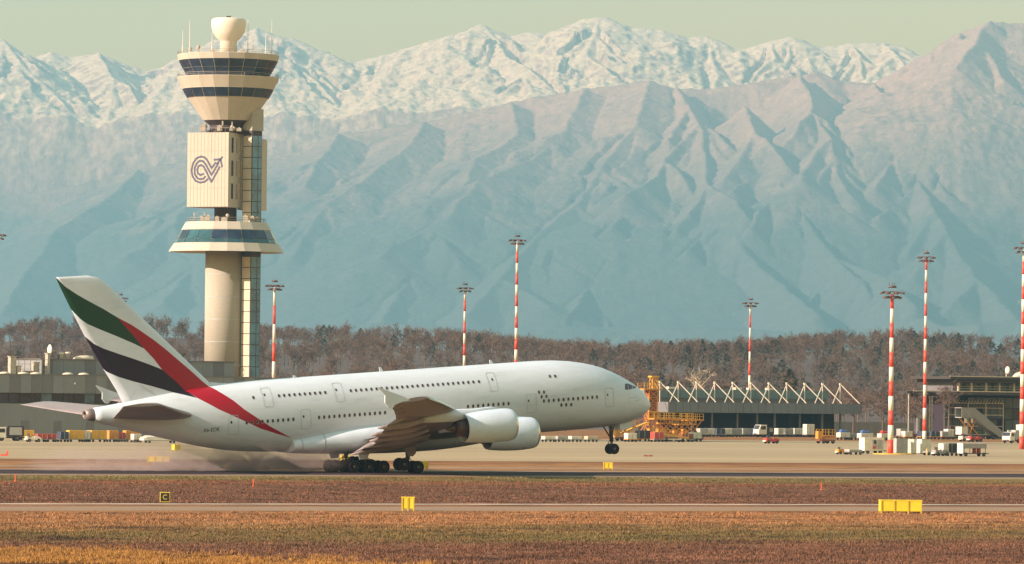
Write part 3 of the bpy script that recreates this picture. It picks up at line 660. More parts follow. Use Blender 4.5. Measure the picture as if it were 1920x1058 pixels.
# belly fairing
bf = [(18.8, 3.30, 5.2, 3.30), (20.5, 2.95, 5.4, 3.55), (23, 2.58, 5.7, 3.95), (26, 2.30, 5.9, 4.25), (29.5, 2.16, 6.0, 4.40), (34, 2.22, 6.05, 4.45), (38, 2.40, 6.0, 4.36), (40.5, 2.56, 5.85, 4.15), (42.5, 2.70, 5.65, 3.86), (44.5, 2.85, 5.35, 3.60), (46.2, 3.0, 5.05, 3.42), (47.6, 3.2, 4.85, 3.25)]
def bel(u):
    return [hermite([(r[0], r[k]) for r in bf], u) for k in (1, 2, 3)]
bm_ = MB(); rings = []
for i in range(49):
    u = 18.8 + i * 0.6; b, t_, hw = bel(u); zc = (b + t_) / 2; hh = (t_ - b) / 2; ring = []
    for k in range(40):
        q = 2 * math.pi * k / 40; cs, sn = math.cos(q), math.sin(q); r = (abs(cs) ** 2.7 + abs(sn) ** 2.7) ** (-1 / 2.7); ring.append(L(u, hw * r * cs, zc + hh * r * sn))
    rings.append(ring)
bm_.loft(rings); bm_.build("belly_fairing", M_white, fuselage)
for u in (43.9, 46.6):                                  # fairing seams
    q = MB(); b, t_, hw = bel(u); zc = (b + t_) / 2; hh = (t_ - b) / 2; vs = []
    for k in range(-9, 8):
        a = R_(k * 9.0); cs, sn = math.cos(a), math.sin(a); r = (abs(cs) ** 2.7 + abs(sn) ** 2.7) ** (-1 / 2.7) * 1.006
        vs += [L(u - 0.06, hw * r * cs, zc + hh * r * sn), L(u + 0.06, hw * r * cs, zc + hh * r * sn)]
    q.add(vs, [(2 * k, 2 * k + 1, 2 * k + 3, 2 * k + 2) for k in range(16)]); q.build("seam", M_seal, fuselage, normals=False)
# aerofoil lofts
AF = [(0.0, 0.0), (0.012, 0.22), (0.05, 0.42), (0.12, 0.60), (0.25, 0.72), (0.40, 0.74), (0.58, 0.62), (0.75, 0.40), (0.9, 0.17), (1.0, 0.015)]
AFL = [(1.0, -0.015), (0.9, -0.10), (0.75, -0.22), (0.58, -0.36), (0.40, -0.42), (0.25, -0.42), (0.12, -0.36), (0.05, -0.26), (0.012, -0.14)]
def foil(ule, wle, ute, wte, v, tc, vert=False, cut=1.0, start=0.0):
    c = math.hypot(ute - ule, wte - wle); ux, wx = (ute - ule) / c, (wte - wle) / c; out = []
    for x, y in AF + AFL:
        if vert: y = (0.0 if x == 0 else (1 if (x, y) in AF else -1) * max(0.015, {0.012: .2, 0.05: .4, 0.12: .5, 0.25: .5, 0.4: .5, 0.58: .42, 0.75: .28, 0.9: .13, 1.0: .02}[x]))
        if x > cut: x = cut
        a, b = x * c, y * tc * c
        if vert: out.append(L(ule + a * ux, b, wle + a * wx))
        else: out.append(L(ule + a * ux - b * wx, v, wle + a * wx + b * ux))
    return out
def lerp_tab(tab, v):
    for a, b in zip(tab[:-1], tab[1:]):
        if a[0] <= v <= b[0]:
            k = (v - a[0]) / (b[0] - a[0]); return [a[i] + (b[i] - a[i]) * k for i in range(1, len(a))]
    return list(tab[-1][1:]) if v > tab[-1][0] else list(tab[0][1:])
#      v     u_le   w_le  u_te   w_te  thickness
WING = [(0.0, 19.6, 4.55, 39.0, 3.85, 0.13), (3.5, 21.7, 4.75, 39.4, 4.0, 0.135), (9.0, 25.8, 5.2, 40.2, 4.5, 0.125), (14.9, 30.3, 5.85, 41.6, 5.15, 0.11), (20.5, 34.5, 6.75, 43.5, 6.1, 0.10), (25.7, 38.3, 7.65, 45.4, 7.0, 0.095), (30.0, 41.4, 8.35, 47.4, 7.75, 0.09), (35.0, 45.0, 9.1, 50.0, 8.6, 0.09), (39.2, 48.2, 9.68, 52.3, 9.25, 0.085)]
def mirror(mb, s):
    if s < 0: mb.v = [(x, -y, z) for x, y, z in mb.v]
    return mb
for s in (1, -1):
    q = MB(); vs_ = [0, 3.5, 6, 9, 12, 14.9, 17.7, 20.5, 23, 25.7, 28, 30, 32.5, 35, 37.2, 39.2]
    q.loft([foil(*lerp_tab(WING, v)[:4], v, lerp_tab(WING, v)[4], cut=0.90 if v < 27.6 else 1.0) for v in vs_]); wing = mirror(q, s).build("wing", M_wing, plane)
    # wingtip fence
    q = MB(); pf = [(50.2, 9.52), (51.0, 9.98), (52.6, 10.62), (53.75, 11.12), (53.95, 11.12), (53.15, 10.25), (53.22, 9.45), (52.85, 8.95), (52.55, 8.80), (52.2, 9.10), (51.2, 9.42)]
    a_ = [L(u, 39.2, w) for u, w in pf]; b_ = [L(u, 39.36, w) for u, w in pf]; n = len(pf)
    q.add(a_ + b_, [tuple(range(n)), tuple(range(2 * n - 1, n - 1, -1))] + [(k, (k + 1) % n, n + (k + 1) % n, n + k) for k in range(n)])
    mirror(q, s).build("wingtip_fence", M_white, wing)
    # flaps: hinge near 90 % chord, trailing edges dropped for landing
    for (va, vb), (ta, tb) in (((4.4, 13.6), ((40.9, 2.75), (42.55, 4.0))), ((14.5, 20.6), ((43.0, 4.15), (45.1, 5.25))), ((20.8, 27.4), ((45.15, 5.3), (47.35, 6.6)))):
        q = MB(); rings = []
        for k in range(5):
            v = va + (vb - va) * k / 4; le = lerp_tab(WING, v); hu = le[0] + (le[2] - le[0]) * 0.80; hw_ = le[1] + (le[3] - le[1]) * 0.80 - 0.05
            tu, tw = ta[0] + (tb[0] - ta[0]) * k / 4, ta[1] + (tb[1] - ta[1]) * k / 4
            rings.append(foil(hu, hw_, tu, tw, v, 0.13))
        q.loft(rings); mirror(q, s).build("flap", M_wing, wing)
        q = MB(); rings = []                                  # the second, smaller flap element in front
        for k in range(5):
            v = va + (vb - va) * k / 4; le = lerp_tab(WING, v)
            hu = le[0] + (le[2] - le[0]) * 0.88; hw_ = le[1] + (le[3] - le[1]) * 0.88 + 0.10
            rings.append(foil(hu, hw_, le[2] + 0.1, le[3] + 0.05, v, 0.08))
        q.loft(rings); mirror(q, s).build("spoiler", M_wing, wing)
    for va, vb in ((28.0, 31.4), (31.5, 34.9), (35.0, 38.2)):
        q = MB(); rings = []
        for v in (va, vb):
            le = lerp_tab(WING, v); hu = le[0] + (le[2] - le[0]) * 0.80; hw_ = le[1] + (le[3] - le[1]) * 0.80 - 0.02
            rings.append(foil(hu, hw_, le[2] + 0.1, le[3] - 0.30, v, 0.14))
        q.loft(rings); mirror(q, s).build("aileron", M_wing, wing)
    # slats drooped in front of the leading edge
    for va, vb in ((5.2, 13.2), (16.6, 24.2), (27.4, 38.4)):
        q = MB(); rings = []
        for k in range(4):
            v = va + (vb - va) * k / 3; le = lerp_tab(WING, v); c = le[2] - le[0]
            rings.append(foil(le[0] - 0.50, le[1] - 0.26, le[0] + 0.10 * c, le[1] + 0.052 * c + 0.12, v, 0.16))
        q.loft(rings); mirror(q, s).build("slat", M_white, wing)
    # flap track fairings
    for v, (tu, tw) in ((7.6, (42.6, 2.75)), (12.6, (43.6, 3.65)), (17.6, (45.0, 4.55)), (22.0, (46.9, 5.35)), (26.2, (48.0, 6.25))):
        q = MB(); le = lerp_tab(WING, v); su, sw = le[0] + (le[2] - le[0]) * 0.52, le[1] + (le[3] - le[1]) * 0.52 - 0.35 - (le[2] - le[0]) * 0.02; rings = []
        for k in range(9):
            x = k / 8; r = 0.40 * max(0.05, math.sin(math.pi * min(1, 0.06 + x * 0.92)) ** 0.6); cu = su + (tu - su) * x; cw = sw + (tw - sw) * x - 0.25 * math.sin(math.pi * x) * (1 - x) - max(0, 0.15 * (1 - x))
            rings.append([L(cu, v + r * 0.62 * math.cos(2 * math.pi * j / 12), cw + r * math.sin(2 * math.pi * j / 12)) for j in range(12)])
        q.loft(rings); mirror(q, s).build("flap_track_fairing", M_wing, wing)
    # engines
    for ue, ve, we, Rm in ((23.1, 14.9, 3.98, 1.86), (31.3, 25.7, 5.56, 1.84)):
        def ring(u, r, n=32, dz=0.0): return [L(ue + u, ve + r * math.cos(2 * math.pi * k / n), we + dz + r * math.sin(2 * math.pi * k / n)) for k in range(n)]
        q = MB(); prof = [(0.0, 1.58), (0.05, 1.66), (0.25, 1.74), (0.7, 1.81), (1.4, Rm), (2.4, Rm + 0.01), (3.4, 1.83), (4.4, 1.76), (5.3, 1.66), (5.95, 1.56), (6.05, 1.53), (5.95, 1.50), (5.2, 1.46)]
        q.loft([ring(u, r) for u, r in prof], caps=False)
        eng = mirror(q, s).build("engine", M_nac, plane)
        q = MB(); q.loft([ring(0.28, 1.752), ring(0.05, 1.67), ring(-0.03, 1.58), ring(0.05, 1.49), ring(0.4, 1.44), ring(1.3, 1.47)], caps=False); mirror(q, s).build("intake_lip", M_lip, eng)
        q = MB(); q.add(ring(1.25, 1.47), [tuple(range(32))]); 
        for k in range(22):
            a = 2 * math.pi * k / 22; a2 = a + 0.2
            q.add([L(ue + 1.1, ve + 0.42 * math.cos(a), we + 0.42 * math.sin(a)), L(ue + 1.2, ve + 0.42 * math.cos(a2), we + 0.42 * math.sin(a2)), L(ue + 1.2, ve + 1.43 * math.cos(a2), we + 1.43 * math.sin(a2)), L(ue + 1.0, ve + 1.43 * math.cos(a), we + 1.43 * math.sin(a))], [(0, 1, 2, 3)])
        mirror(q, s).build("fan", M_strut, eng, normals=False)
        q = MB(); q.loft([ring(0.55, 0.02), ring(0.7, 0.16), ring(0.95, 0.32), ring(1.25, 0.45)]); mirror(q, s).build("spinner", M_dark, eng)
        q = MB(); q.loft([ring(5.0, 0.98), ring(5.9, 0.98), ring(6.6, 0.86), ring(7.15, 0.70), ring(7.1, 0.62), ring(6.8, 0.6)], caps=False); mirror(q, s).build("core_nozzle", M_hot, eng)
        q = MB(); q.loft([ring(6.3, 0.5), ring(7.2, 0.44), ring(7.9, 0.22), ring(8.3, 0.03)]); mirror(q, s).build("exhaust_plug", M_hot, eng)
        q = MB(); q.add(ring(5.25, 1.47), [tuple(range(32))]); mirror(q, s).build("bypass_duct", M_dark, eng, normals=False)
        # pylon
        le = lerp_tab(WING, ve); q = MB(); rings = []
        for u, zt, zb, hw in ((ue + 1.4, we + Rm + 0.03, we + 1.5, 0.06), (ue + 2.6, we + Rm + 0.30, we + 1.4, 0.30), (ue + 4.6, max(we + Rm + 0.20, le[1] - 0.1), we + 1.2, 0.36), (le[0] + 0.4, le[1] + 0.05, we + 0.8, 0.36), (le[0] + 2.5, le[1] - 0.35, we + 0.85, 0.34), (le[0] + 4.8, le[1] - 0.75, le[1] - 1.15, 0.10)):
            rings.append([L(u, ve - hw, zt - 0.1), L(u, ve - hw * 0.4, zt), L(u, ve + hw * 0.4, zt), L(u, ve + hw, zt - 0.1), L(u, ve + hw, zb), L(u, ve - hw, zb)])
        q.loft(rings); mirror(q, s).build("pylon", M_nac, eng)
    # tailplane
    q = MB(); q.loft([foil(57.2, 8.05, 68.4, 8.5, 0.0, 0.10), foil(59.3, 8.17, 68.95, 8.62, 2.0, 0.10), foil(64.3, 9.18, 71.1, 9.42, 8.8, 0.095), foil(68.6, 10.08, 73.1, 10.2, 14.9, 0.09), foil(69.6, 10.14, 73.25, 10.22, 15.25, 0.07)])
    mirror(q, s).build("tailplane", M_wing if s > 0 else M_wing, plane)
# fin
q = MB(); rings = []
for w, ul, ut, tk in ((9.6, 54.4, 66.6, 0.095), (10.6, 55.2, 67.15, 0.095), (11.6, 56.1, 67.6, 0.095), (14.0, 58.5, 68.98, 0.095), (18.0, 62.48, 71.1, 0.095), (21.0, 65.47, 72.5, 0.09), (23.2, 67.66, 73.5, 0.085), (23.9, 68.4, 73.8, 0.08), (24.3, 69.05, 73.98, 0.07), (24.58, 70.3, 74.05, 0.04)):
    rings.append(foil(ul, w, ut, w, 0, tk, vert=True))
q.loft(rings); fin = q.build("fin", M_paint, plane)
q = MB(); q.add([L(66.2, 0.46, 10.5), L(66.28, 0.46, 10.5), L(64.9, 0.5, 11.95), L(63.2, 0.58, 10.75), L(63.12, 0.58, 10.8), L(64.85, 0.51, 12.02)], [(0, 1, 2, 5), (5, 2, 3, 4)]); q.build("seam", M_seal, fin, normals=False)
q = MB()
for u0_, u1_, h0, hw in ((52.2, 56.3, 0.0, 0.10),):
    rings = []
    for k in range(6):
        x = k / 5; u = u0_ + (u1_ - u0_) * x; top = 11.45 + 1.0 * x ** 2.2 * 0.35; rings.append([L(u, hw + 0.2 * x, 11.1), L(u, 0.03 + 0.2 * x, top), L(u, -0.03 - 0.2 * x, top), L(u, -hw - 0.2 * x, 11.1)])
    q.loft(rings)
q.build("dorsal_fillet", M_paint, fin)
# blade aerials on the crown
for u, h in ((34.4, 0.55), (20.2, 0.5), (45.3, 0.28)):
    q = MB(); q.prism([(U0 - u, 11.55), (U0 - u - 0.5, 11.55), (U0 - u - 0.55, 11.6 + h), (U0 - u - 0.35, 11.6 + h)], -0.04, 0.04); q.build("blade_aerial", M_white, fuselage)
# landing gear
wl = MB(); wl.lathe([(0.30, -0.20), (0.52, -0.235), (0.64, -0.21), (0.69, -0.13), (0.70, 0.0), (0.69, 0.13), (0.64, 0.21), (0.52, 0.235), (0.30, 0.20)], 28, axis='Y', mi=0)
wl.lathe([(0.08, -0.255), (0.12, -0.25), (0.20, -0.17), (0.33, -0.16), (0.36, -0.225)], 20, axis='Y', mi=1, close=False); wl.lathe([(0.36, 0.225), (0.33, 0.16), (0.20, 0.17), (0.12, 0.25), (0.08, 0.255)], 20, axis='Y', mi=1, close=False)
wheel_me = wl.mesh("wheel", [M_tyre, M_rim])
def gear(u, v, w_top, axles, dv, r=0.74, brace=1):
    q = MB(); cu = sum(a[0] for a in axles) / len(axles); cw = sum(a[1] for a in axles) / len(axles)
    q.bar(L(u, v, w_top), L(cu, v, cw + 0.9), 0.24, 14, smooth=True); q.bar(L(cu, v, cw + 1.0), L(cu, v, cw), 0.17, 14, smooth=True)
    if len(axles) > 1:
        q.bar(L(axles[0][0], v, axles[0][1]), L(axles[-1][0], v, axles[-1][1]), 0.16, 8)
        q.bar(L(axles[0][0], v, axles[0][1] + 0.1), L(cu, v, cw + 1.15), 0.05, 6); q.bar(L(axles[-1][0], v, axles[-1][1] + 0.1), L(cu, v, cw + 1.3), 0.05, 6)
    for a in axles: q.bar(L(a[0], v - dv, a[1]), L(a[0], v + dv, a[1]), 0.10, 8)
    q.bar(L(cu, v, cw + 1.1), L(u - 1.3 * brace, v, w_top), 0.09, 8); q.bar(L(cu, v, cw + 1.5), L(u, v - 1.2 if v > 0 else v + 1.2, w_top), 0.08, 8)
    q.bar(L(cu + 0.28, v, cw + 0.2), L(cu + 0.52, v, cw + 0.6), 0.05, 6); q.bar(L(cu + 0.52, v, cw + 0.6), L(cu + 0.25, v, cw + 1.0), 0.05, 6)
    g_ = q.build("landing_gear", M_strut, plane)
    for a in axles:
        for sd in (-1, 1):
            o = link_mesh("wheel", wheel_me, g_); o.location = L(a[0], v + sd * dv, a[1]); o.scale = (r / 0.70,) * 3; o.rotation_euler = (0, rnd.uniform(0, 6), 0)
    return g_
for s in (1, -1):
    g_ = gear(35.0, 6.2 * s, 3.6, [(34.05, 0.68), (35.75, 1.12)], 0.66)
    q = MB(); q.prism([(U0 - 34.2, 3.6), (U0 - 36.0, 3.6), (U0 - 35.2, 2.0), (U0 - 34.6, 1.95), (U0 - 34.2, 2.3)], -(6.85 * s), -(6.92 * s)); q.build("gear_door", M_wing, g_)
    g_ = gear(38.5, 2.62 * s, 3.2, [(36.7, 0.84), (38.55, 0.98), (40.4, 1.12)], 0.76)
    q = MB(); q.prism([(U0 - 38.6, 2.9), (U0 - 40.2, 2.9), (U0 - 39.9, 1.9), (U0 - 38.9, 1.9)], -(3.9 * s), -(3.96 * s)); q.build("gear_door", M_white, g_)
ng = gear(5.3, 0.0, 3.9, [(5.3, 0.68)], 0.55, 0.63, brace=-1)
q = MB(); q.prism([(U0 - 2.6, 3.75), (U0 - 4.5, 3.55), (U0 - 4.4, 2.75), (U0 - 3.0, 3.0)], -0.72, -0.66); q.build("gear_door", M_white, ng)
q = MB(); q.prism([(U0 - 2.6, 3.75), (U0 - 4.5, 3.55), (U0 - 4.4, 2.75), (U0 - 3.0, 3.0)], 0.72, 0.66); q.build("gear_door", M_white, ng)
# ------------------------------------------------------------------ control tower
TD = 1050.0; TK = TD / FPX
TB = P(424, 470, TD); TZ = lambda y: P(424, y, TD).z
tower = empty("control_tower", (TB.x, TD, 0), 0.0, "tall beige control tower with flared glazed cab, blue emblem and white radome on top", "control tower")
M_conc = mat("tower_concrete", (0.36, 0.32, 0.25), 0.85, var=0.10, scale=0.25, streak=True)
M_conc2 = mat("tower_panel", (0.45, 0.395, 0.31), 0.8, var=0.08, scale=0.3, streak=True)
M_tglass = mat("tower_glass", (0.022, 0.036, 0.062), 0.12, var=0.4, scale=0.35)
M_tblue = mat("tower_blue_glass", (0.085, 0.21, 0.30), 0.12, var=0.4, scale=0.3)
M_frame = mat("dark_frame", (0.05, 0.035, 0.03), 0.6)
M_radome = mat("radome_white", (0.66, 0.58, 0.46), 0.6, var=0.05, scale=0.4)
M_rail = mat("rail_steel", (0.25, 0.21, 0.17), 0.6)
M_kit = mat("roof_kit", (0.42, 0.36, 0.28), 0.7, var=0.3, scale=2)
M_rec = mat("recess_dark", (0.055, 0.038, 0.036), 0.8)
M_tteal = mat("tower_teal_glass", (0.030, 0.085, 0.095), 0.12, var=0.4, scale=0.3)
NS = 20; A0 = R_(4.0)
def tower_ring(name, prof, m, parent=tower, n=NS, smooth=False, close=True, cx=0.0, cy=0.0):
    q = MB(); q.lathe([(r * TK, TZ(y)) for r, y in prof], n, (cx, cy, 0), smooth=smooth, a0=A0, close=close); return q.build(name, m, parent)
def tower_panes(parent, r0, y0, r1, y1, m, rows=1, gap=0.05, name="pane", vary=None):
    out = []
    for k in range(NS):
        for j in range(rows):
            f0, f1 = j / rows, (j + 1) / rows
            ra, rb = (r0 + (r1 - r0) * f0) * TK + 0.07, (r0 + (r1 - r0) * f1) * TK + 0.07; za, zb = TZ(y0 + (y1 - y0) * f0), TZ(y0 + (y1 - y0) * f1)
            a, b = A0 + 2 * math.pi * k / NS, A0 + 2 * math.pi * (k + 1) / NS
            c = [Vector((r * math.cos(q), r * math.sin(q), z)) for r, q, z in ((ra, a, za), (ra, b, za), (rb, b, zb), (rb, a, zb))]
            mid = sum(c, Vector()) / 4; c2 = [mid + (p - mid) * (1 - gap) for p in c]; n = (c[1] - c[0]).cross(c[3] - c[0]).normalized()
            if n.x * mid.x + n.y * mid.y < 0: n = -n
            mb = MB(); mb.add([p for p in c2] + [p - n * 0.06 for p in c2], [(0, 1, 2, 3), (0, 1, 5, 4), (1, 2, 6, 5), (2, 3, 7, 6), (3, 0, 4, 7)])
            out.append(mb.build(name, m if vary is None else vary(k, j), parent))
    return out
column = tower_ring("column", [(35, 715), (35, 470)], M_conc, n=40, smooth=True, cx=-0.4)
for y in (515, 557, 599, 641, 683):
    tower_ring("joint", [(35.15, y + 0.5), (35.15, y - 0.5)], M_seal, column, n=40, smooth=True, close=False, cx=-0.4)
tower_ring("roof_rail", [(38, 688), (38, 685)], M_rail, column, n=40, close=False, cx=-0.4)
# lower gallery
gal = tower_ring("lower_gallery", [(36, 471), (100, 473), (108, 473.5), (98, 457.5), (95.5, 457), (84, 432.5), (84.5, 432), (76, 417.5), (72, 417.5), (70, 419), (36, 419)], M_conc2)
rg = random.Random(3)
tower_panes(gal, 96.5, 457, 93, 450, M_tteal, gap=0.06)
tower_panes(gal, 93, 450, 84.6, 432.5, M_tglass, gap=0.05, vary=lambda k, j: M_tteal if k in (12, 13) else M_tglass)
def rail_ring(parent, r, y0, y1, n=NS, name="railing"):
    q = MB()
    for k in range(n):
        a, b = A0 + 2 * math.pi * k / n, A0 + 2 * math.pi * (k + 1) / n; p0 = (r * TK * math.cos(a), r * TK * math.sin(a)); p1 = (r * TK * math.cos(b), r * TK * math.sin(b))
        q.bar((*p0, TZ(y0)), (*p0, TZ(y1)), 0.05); q.bar((*p0, TZ(y1)), (*p1, TZ(y1)), 0.05); q.bar((*p0, (TZ(y1) + TZ(y0)) / 2), (*p1, (TZ(y1) + TZ(y0)) / 2), 0.035)
    return q.build(name, M_rail, parent)
rail_ring(gal, 73, 418, 410)
core = tower_ring("core", [(21, 420), (21, 226)], M_rec, n=24, smooth=True, cx=-0.3, cy=1.2)
def kit(parent, yb, r0, r1, n, seed):
    rr = random.Random(seed)
    for k in range(n):
        a = rr.uniform(math.pi * 1.02, math.pi * 1.95); r = rr.uniform(r0, r1) * TK; h = rr.uniform(0.4, 1.4); x, y = r * math.cos(a), r * math.sin(a); z = TZ(yb); q = MB()
        ty = rr.random()
        if ty < 0.45: q.box((x, y, z + h / 2), (rr.uniform(0.6, 1.3), rr.uniform(0.6, 1.2), h)); q.box((x, y, z + h + 0.08), (0.4, 0.4, 0.16))
        elif ty < 0.75: q.bar((x, y, z), (x, y, z + h), 0.07, 6); q.lathe([(0.05, 0), (0.28, 0.08), (0.40, 0.2), (0.37, 0.22), (0.25, 0.12), (0.05, 0.06)], 14, (x, y - 0.1, z + h), axis='Y')
        else: q.bar((x, y, z), (x, y, z + 2.0), 0.05, 6); q.box((x, y, z + 1.6), (0.3, 0.2, 0.9))
        q.build("roof_equipment", M_kit, parent)
kit(gal, 418, 45, 68, 14, 4)
# office block with the emblem
blk_phi = R_(22.0)
def rot2(x, y, a): return (x * math.cos(a) - y * math.sin(a), x * math.sin(a) + y * math.cos(a))
bw, bd = 9.32, 8.6; z0, z1 = TZ(390), TZ(251)
C0 = Vector((0.66, -6.2)); lv = Vector((-math.cos(blk_phi), math.sin(blk_phi))); nv = Vector((-math.sin(blk_phi), -math.cos(blk_phi)))
def BP(fx, dep, z):
    """block point: fx metres left of the near corner along the front, dep metres behind the front"""
    p = C0 + lv * fx - nv * dep; return (p.x, p.y, z)
q = MB(); vs = [BP(a, b, z) for z in (z0, z1) for a, b in ((0, 0), (bw, 0), (bw, bd), (0, bd))]
q.add(vs, [(0, 1, 2, 3), (7, 6, 5, 4), (0, 1, 5, 4), (1, 2, 6, 5), (2, 3, 7, 6), (3, 0, 4, 7)]); block = q.build("office_block", M_conc2, tower)
for k in range(12):                                             # precast panels on the front
    for j in range(4):
        q = MB(); a, b = bw * k / 12 + 0.03, bw * (k + 1) / 12 - 0.03; c, d = z0 + (z1 - z0) * j / 4 + 0.03, z0 + (z1 - z0) * (j + 1) / 4 - 0.03
        q.add([BP(a, -0.05, c), BP(b, -0.05, c), BP(b, -0.05, d), BP(a, -0.05, d), BP(a, 0.01, c), BP(b, 0.01, c), BP(b, 0.01, d), BP(a, 0.01, d)], [(0, 1, 2, 3), (0, 1, 5, 4), (1, 2, 6, 5), (2, 3, 7, 6), (3, 0, 4, 7)]); q.build("panel", M_conc2, block)
for j in range(3):                                              # side: bands and window strips
    zc = z0 + (z1 - z0) * (0.17 + j * 0.31)
    for k in range(3):
        q = MB(); a = 1.3 + k * 2.3
        q.add([BP(-0.03, a, zc - 1.4 + 0.5), BP(-0.03, a + 0.9, zc - 1.4 + 0.5), BP(-0.03, a + 0.9, zc + 2.2), BP(-0.03, a, zc + 2.2), BP(0.05, a, zc - .9), BP(0.05, a + .9, zc - .9), BP(0.05, a + .9, zc + 2.2), BP(0.05, a, zc + 2.2)], [(0, 1, 2, 3), (0, 1, 5, 4), (1, 2, 6, 5), (2, 3, 7, 6), (3, 0, 4, 7)]); q.build("window", M_tglass, block)
    q = MB()
    for a in (0.5, 2.75, 5.05, 7.35): q.add([BP(-0.10, a - 0.3, zc - 1.2), BP(-0.10, a + 0.3, zc - 1.2), BP(-0.10, a + 0.3, zc + 2.5), BP(-0.10, a - 0.3, zc + 2.5), BP(0, a - 0.3, zc - 1.2), BP(0, a + 0.3, zc - 1.2), BP(0, a + 0.3, zc + 2.5), BP(0, a - 0.3, zc + 2.5)], [(0, 1, 2, 3), (0, 1, 5, 4), (1, 2, 6, 5), (2, 3, 7, 6), (3, 0, 4, 7)])
    q.build("fin_panel", M_conc2, block)
q = MB()
for k in range(9):
    a, b = bw * k / 9, bw * (k + 1) / 9; q.bar(BP(a, 0.3, z1), BP(a, 0.3, z1 + 0.95), 0.04); q.bar(BP(a, 0.3, z1 + 0.95), BP(b, 0.3, z1 + 0.95), 0.045)
q.build("railing", M_rail, block)
# emblem: three parallel lines curl round and rise into an aeroplane arrow
E_ = [[(372, 440), (345, 462), (310, 468), (275, 455), (250, 420), (242, 375), (252, 325), (280, 285), (315, 272), (345, 280), (365, 302), (398, 360), (430, 318)],
      [(352, 422), (335, 438), (310, 443), (285, 432), (268, 402), (266, 365), (280, 325), (305, 304), (330, 307), (350, 328), (398, 412), (452, 322)],
      [(336, 402), (312, 412), (292, 397), (286, 370), (298, 343), (318, 336), (336, 348), (352, 375), (398, 464), (462, 350)],
      [(438, 330), (482, 276)], [(416, 298), (468, 293)], [(468, 293), (480, 352)]]
q = MB()
def EPt(x, y): return Vector((((x - 369.0) / 322.0) * bw, z0 + (z1 - z0) * (650 - y) / (650 - 92)))
for pl in E_:
    pts = [EPt(*p) for p in pl]; hw = 0.20
    for i, (a, b) in enumerate(zip(pts[:-1], pts[1:])):
        d = (b - a).normalized(); n = Vector((-d.y, d.x)) * hw; a2, b2 = a - d * 0.08, b + d * 0.08
        c = [a2 + n, b2 + n, b2 - n, a2 - n]; off = -0.075 - 0.003 * (i % 2)
        q.add([BP(bw / 2 - p.x, off, p.y) for p in c], [(0, 1, 2, 3)])
q.build("emblem", mat("emblem_blue", (0.055, 0.060, 0.105), 0.6, var=0.1), block, normals=False)
# second block, seen past the stair shaft
q = MB(); cx2, cy2 = 4.9, 5.6; vs = []
for z in (TZ(392), TZ(258)):
    for a, b in ((-2.2, -2.4), (2.2, -2.4), (2.2, 2.4), (-2.2, 2.4)):
        x, y = rot2(a, b, -blk_phi); vs.append((cx2 + x, cy2 + y, z))
q.add(vs, [(0, 1, 2, 3), (7, 6, 5, 4), (0, 1, 5, 4), (1, 2, 6, 5), (2, 3, 7, 6), (3, 0, 4, 7)]); q.build("rear_block", M_conc2, tower)
# stair shaft: pale panels on the sunny side, blue glass on the other
sc_ = Vector((5.25, -3.3)); sl = Vector((-0.76, 0.65)); sr = Vector((0.76, 0.65)); SW = 2.55
def SP(side, x, off, z):
    d, n = (sl, Vector((-0.65, -0.76))) if side == 0 else (sr, Vector((0.65, -0.76))); p = sc_ + d * x + n * off; return (p.x, p.y, z)
q = MB(); pl = [sc_, sc_ + sr * SW, sc_ + sr * SW + sl * SW, sc_ + sl * SW]
q.add([(p.x, p.y, z) for z in (0.0, TZ(245)) for p in pl], [(0, 1, 2, 3), (7, 6, 5, 4), (0, 1, 5, 4), (1, 2, 6, 5), (2, 3, 7, 6), (3, 0, 4, 7)]); shaft = q.build("stair_shaft", M_frame, tower)
M_pan = mat("shaft_panel", (0.50, 0.42, 0.30), 0.55, var=0.12, scale=0.5)
ys = [708 - 20.6 * k for k in range(23)]
for ya, yb in zip(ys[:-1], ys[1:]):
    if 417 < (ya + yb) / 2 < 474: continue
    za, zb = TZ(ya) + 0.08, TZ(yb) - 0.08
    for side, spans, m in ((0, ((0.12, SW - 0.10),), M_pan), (1, ((0.10, 1.45), (1.6, SW - 0.1)), M_tblue)):
        for a, b in spans:
            q = MB(); q.add([SP(side, a, 0.04, za), SP(side, b, 0.04, za), SP(side, b, 0.04, zb), SP(side, a, 0.04, zb), SP(side, a, -0.02, za), SP(side, b, -0.02, za), SP(side, b, -0.02, zb), SP(side, a, -0.02, zb)], [(0, 1, 2, 3), (0, 1, 5, 4), (1, 2, 6, 5), (2, 3, 7, 6), (3, 0, 4, 7)]); q.build("pane", m, shaft)
q = MB(); q.add([(p.x * 1.0 + dx, p.y, z) for z in (TZ(246), TZ(205)) for p, dx in zip([sc_ + Vector((0, -0.15)), sc_ + sr * (SW + .2), sc_ + sr * SW + sl * SW, sc_ + sl * (SW + .2)], (0, .1, 0, -.1))], [(0, 1, 2, 3), (7, 6, 5, 4), (0, 1, 5, 4), (1, 2, 6, 5), (2, 3, 7, 6), (3, 0, 4, 7)]); q.build("shaft_head", M_conc, tower)
